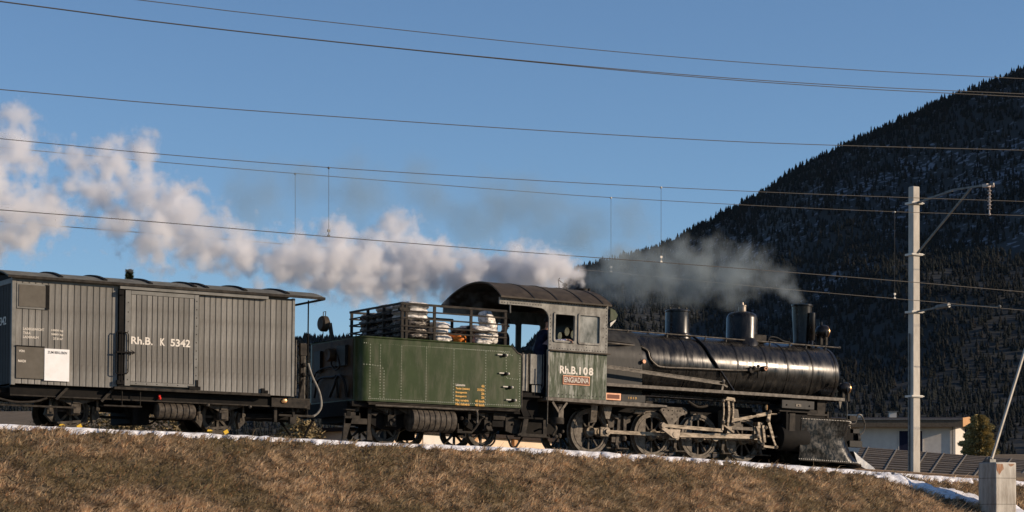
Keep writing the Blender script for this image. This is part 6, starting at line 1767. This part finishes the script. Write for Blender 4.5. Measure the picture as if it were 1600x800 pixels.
# ------------------------------------------------------------------ steam and smoke
STEAM = [(-1.46,0.06,3.92,0.1),(-1.63,0.13,4.08,0.18),(-1.87,0.24,4.24,0.26),(-2.14,0.36,4.31,0.35),(-2.46,0.5,4.3,0.41),(-2.81,0.66,4.24,0.41),(-3.18,0.82,4.18,0.41),(-3.51,0.97,4.14,0.42),(-3.85,1.12,4.14,0.44),(-4.21,1.28,4.16,0.47),(-4.55,1.44,4.27,0.52),(-4.84,1.57,4.41,0.52),(-5.24,1.75,4.63,0.49),(-5.41,1.8,5.1,0.38),(-5.11,1.69,4.12,0.49),(-5.71,1.8,4.17,0.52),(-6.11,1.8,4.5,0.46),(-6.43,1.8,4.05,0.52),(-6.83,1.8,4.6,0.46),(-6.91,1.8,5.0,0.29),(-7.07,1.8,4.16,0.51),(-7.47,1.8,4.35,0.48),(-7.86,1.8,4.18,0.48),(-8.25,1.8,4.3,0.42),(-8.63,1.8,4.28,0.48),(-9.16,1.8,4.38,0.5),(-9.69,1.8,4.49,0.55),(-10.21,1.8,4.66,0.61),(-10.51,1.8,4.99,0.6),(-10.95,1.8,5.23,0.57),(-11.24,1.8,4.59,0.65),(-11.6,1.8,5.52,0.6),(-11.95,1.8,4.95,0.57),(-12.38,1.8,5.59,0.59),(-12.66,1.8,6.11,0.46),(-12.1,1.8,6.16,0.49),(-13.08,1.8,6.14,0.35),(-12.94,1.8,5.55,0.45),(-13.49,1.8,4.97,0.58),(-14.18,1.8,4.79,0.79),(-14.31,1.8,6.1,0.63),(-14.24,1.8,6.76,0.45),(-15.11,1.8,5.25,1.04),(-14.58,1.8,4.24,0.52),(-11.45,1.8,6.35,0.41),(-11.95,1.8,6.57,0.27)]
SMOKE = [(4.72,0.0,3.95,0.16),(4.60,0.05,4.02,0.22),(4.49,0.1,4.13,0.28),(4.16,0.23,4.31,0.4),(3.64,0.44,4.48,0.5),(3.05,0.68,4.46,0.65),(2.39,0.95,4.51,0.71),(1.66,1.25,4.55,0.71),(1.08,1.49,4.46,0.71),(0.5,1.73,4.45,0.69),(3.42,0.53,4.97,0.31),(2.68,0.83,5.03,0.4),(1.95,1.13,5.17,0.31),(0.86,1.58,5.69,0.52),(1.08,1.49,6.15,0.25),(-0.37,2.09,5.66,0.77),(-1.08,2.39,5.95,0.69),(-1.97,2.4,6.04,0.76),(-3.02,2.4,5.66,0.75),(-1.97,2.4,6.49,0.39),(-4.39,2.4,6.15,0.68),(-6.05,2.4,6.03,0.73),(-7.34,2.4,6.07,0.52),(-8.59,2.4,5.83,0.71),(-6.05,2.4,6.75,0.36)]

def vol_mat(name, color, dens, aniso, absorb=None):
    m = bpy.data.materials.new(name); m.use_nodes = True
    n, l = m.node_tree.nodes, m.node_tree.links
    n.remove(n['Principled BSDF'])
    out = [q for q in n if q.type == 'OUTPUT_MATERIAL'][0]
    at = n.new('ShaderNodeAttribute'); at.attribute_name = 'density'
    mu = n.new('ShaderNodeMath'); mu.operation = 'MULTIPLY'; mu.inputs[1].default_value = dens
    l.new(at.outputs['Fac'], mu.inputs[0])
    pv = n.new('ShaderNodeVolumePrincipled')
    pv.inputs['Color'].default_value = L3(color); pv.inputs['Anisotropy'].default_value = aniso
    pv.inputs['Density Attribute'].default_value = ''
    l.new(mu.outputs[0], pv.inputs['Density'])
    l.new(pv.outputs[0], out.inputs['Volume'])
    return m

def plume(name, label, blobs, falloff, noise_sc, amp, gain, mt, res, warp=0.25, fine=0.0):
    """points carrying a radius; geometry nodes turn them into a density grid: 1 - distance/radius, roughened by noise"""
    me = bpy.data.meshes.new(name)
    me.from_pydata([b[:3] for b in blobs], [], [])
    a = me.attributes.new('rad', 'FLOAT', 'POINT'); a.data.foreach_set('value', [b[3] for b in blobs])
    d = me.attributes.new('dens', 'FLOAT', 'POINT'); d.data.foreach_set('value', [b[4] if len(b) > 4 else 1.0 for b in blobs])
    o = bpy.data.objects.new(name, me); COL.objects.link(o)
    ng = bpy.data.node_groups.new(name + '_field', 'GeometryNodeTree')
    ng.interface.new_socket('Geometry', in_out='INPUT', socket_type='NodeSocketGeometry')
    ng.interface.new_socket('Geometry', in_out='OUTPUT', socket_type='NodeSocketGeometry')
    N, Lk = ng.nodes, ng.links
    gi, go = N.new('NodeGroupInput'), N.new('NodeGroupOutput')
    pos = N.new('GeometryNodeInputPosition')
    nz = N.new('ShaderNodeTexNoise'); nz.inputs['Scale'].default_value = noise_sc; nz.inputs['Detail'].default_value = 5; nz.inputs['Roughness'].default_value = 0.6
    Lk.new(pos.outputs[0], nz.inputs['Vector'])
    sub = N.new('ShaderNodeVectorMath'); sub.operation = 'SUBTRACT'; sub.inputs[1].default_value = (0.5, 0.5, 0.5)
    Lk.new(nz.outputs['Color'], sub.inputs[0])
    scl = N.new('ShaderNodeVectorMath'); scl.operation = 'SCALE'; scl.inputs['Scale'].default_value = warp * 2
    Lk.new(sub.outputs[0], scl.inputs[0])
    add = N.new('ShaderNodeVectorMath'); add.operation = 'ADD'
    Lk.new(pos.outputs[0], add.inputs[0]); Lk.new(scl.outputs[0], add.inputs[1])
    def math_(op, a_, b_=None, c_=None, clamp=False):
        q = N.new('ShaderNodeMath'); q.operation = op; q.use_clamp = clamp
        for i, s_ in enumerate((a_, b_, c_)):
            if s_ is None: continue
            if isinstance(s_, (int, float)): q.inputs[i].default_value = s_
            else: Lk.new(s_, q.inputs[i])
        return q.outputs[0]
    # best of all blobs, evaluated one after another: max(1 - |p-c| / r) * dens
    best = None
    for b in blobs:
        ds = N.new('ShaderNodeVectorMath'); ds.operation = 'DISTANCE'; ds.inputs[1].default_value = b[:3]
        Lk.new(add.outputs[0], ds.inputs[0])
        f = math_('MULTIPLY_ADD', ds.outputs['Value'], -1.0 / b[3], 1.0)
        if len(b) > 4 and b[4] != 1.0:
            f = math_('SUBTRACT', f, (1 - b[4]))
        best = f if best is None else math_('SMOOTH_MAX', best, f, 0.12)
    n2 = N.new('ShaderNodeTexNoise'); n2.inputs['Scale'].default_value = noise_sc * 2.3; n2.inputs['Detail'].default_value = 6; n2.inputs['Roughness'].default_value = 0.65
    Lk.new(pos.outputs[0], n2.inputs['Vector'])
    nn = math_('MULTIPLY_ADD', n2.outputs['Fac'], amp * 2, -amp)
    v = math_('ADD', best, nn)
    v = math_('SUBTRACT', v, falloff)
    v = math_('MULTIPLY', v, gain, clamp=True)
    vc = N.new('GeometryNodeVolumeCube')
    Lk.new(v, vc.inputs['Density'])
    mg = 0.25
    lo = [min(b[i] - b[3] for b in blobs) - mg for i in range(3)]; hi = [max(b[i] + b[3] for b in blobs) + mg for i in range(3)]
    vc.inputs['Min'].default_value = lo; vc.inputs['Max'].default_value = hi
    for i, ax in enumerate('XYZ'): vc.inputs['Resolution ' + ax].default_value = max(8, int((hi[i] - lo[i]) / res))
    sm = N.new('GeometryNodeSetMaterial'); sm.inputs['Material'].default_value = mt
    Lk.new(vc.outputs[0], sm.inputs['Geometry']); Lk.new(sm.outputs[0], go.inputs[0])
    md = o.modifiers.new('field', 'NODES'); md.node_group = ng
    me.materials.append(mt)
    o['kind'] = 'stuff'; o['label'] = label
    return o
def dn(bl, k, f): return [(b[0], b[1], b[2], b[3] * k * (0.72 if b in STEAM[:3] else 1.0), f(b)) for b in bl]
random.seed(5)
ST = dn(STEAM, 1.62, lambda b: 1.22 if b[0] > -2.6 else 1.08 if b[0] > -4.2 else 1.0 if b[0] > -8.5 else (0.88 if b[0] > -11.2 else 0.79))
plume('steam', 'white steam cloud streaming back from the cab roof over the train', ST, 0.27, 1.05, 1.55, 1.45, vol_mat('steam_vapour', (0.985, 0.985, 0.995), 7.5, 0.3), 0.045, warp=0.42)
SMK = dn([b for b in SMOKE if b[0] > 0.2 and b[2] < 5.3], 1.5, lambda b: 1.0)
plume('smoke', 'grey smoke drifting back from the chimney in front of the mountain', SMK, 0.28, 0.85, 1.2, 1.4, vol_mat('coal_smoke', (0.48, 0.55, 0.57), 1.9, 0.0), 0.08, warp=0.42)
SM2 = dn([b for b in SMOKE if not (b[0] > 0.2 and b[2] < 5.3)], 1.5, lambda b: 1.0)
plume('smoke', 'very thin grey smoke hanging in the sky above the steam', SM2, 0.22, 0.7, 1.2, 1.0, vol_mat('thin_smoke', (0.42, 0.52, 0.56), 0.95, 0.0), 0.11, warp=0.5)

# ------------------------------------------------------------------ thin mountain air
hz = bpy.data.materials.new('mountain_air'); hz.use_nodes = True
n_, l_ = hz.node_tree.nodes, hz.node_tree.links
n_.remove(n_['Principled BSDF'])
pv = n_.new('ShaderNodeVolumePrincipled'); pv.inputs['Color'].default_value = (0.55, 0.76, 1.0, 1); pv.inputs['Density'].default_value = HAZE
l_.new(pv.outputs[0], [q for q in n_ if q.type == 'OUTPUT_MATERIAL'][0].inputs['Volume'])
m = MB(); m.box(-9000, 14000, -5000, 14000, -30, 4300)
o = obj('haze', m, hz, smooth=0); o['kind'] = 'stuff'; o['label'] = 'thin blue mountain air over the whole valley'
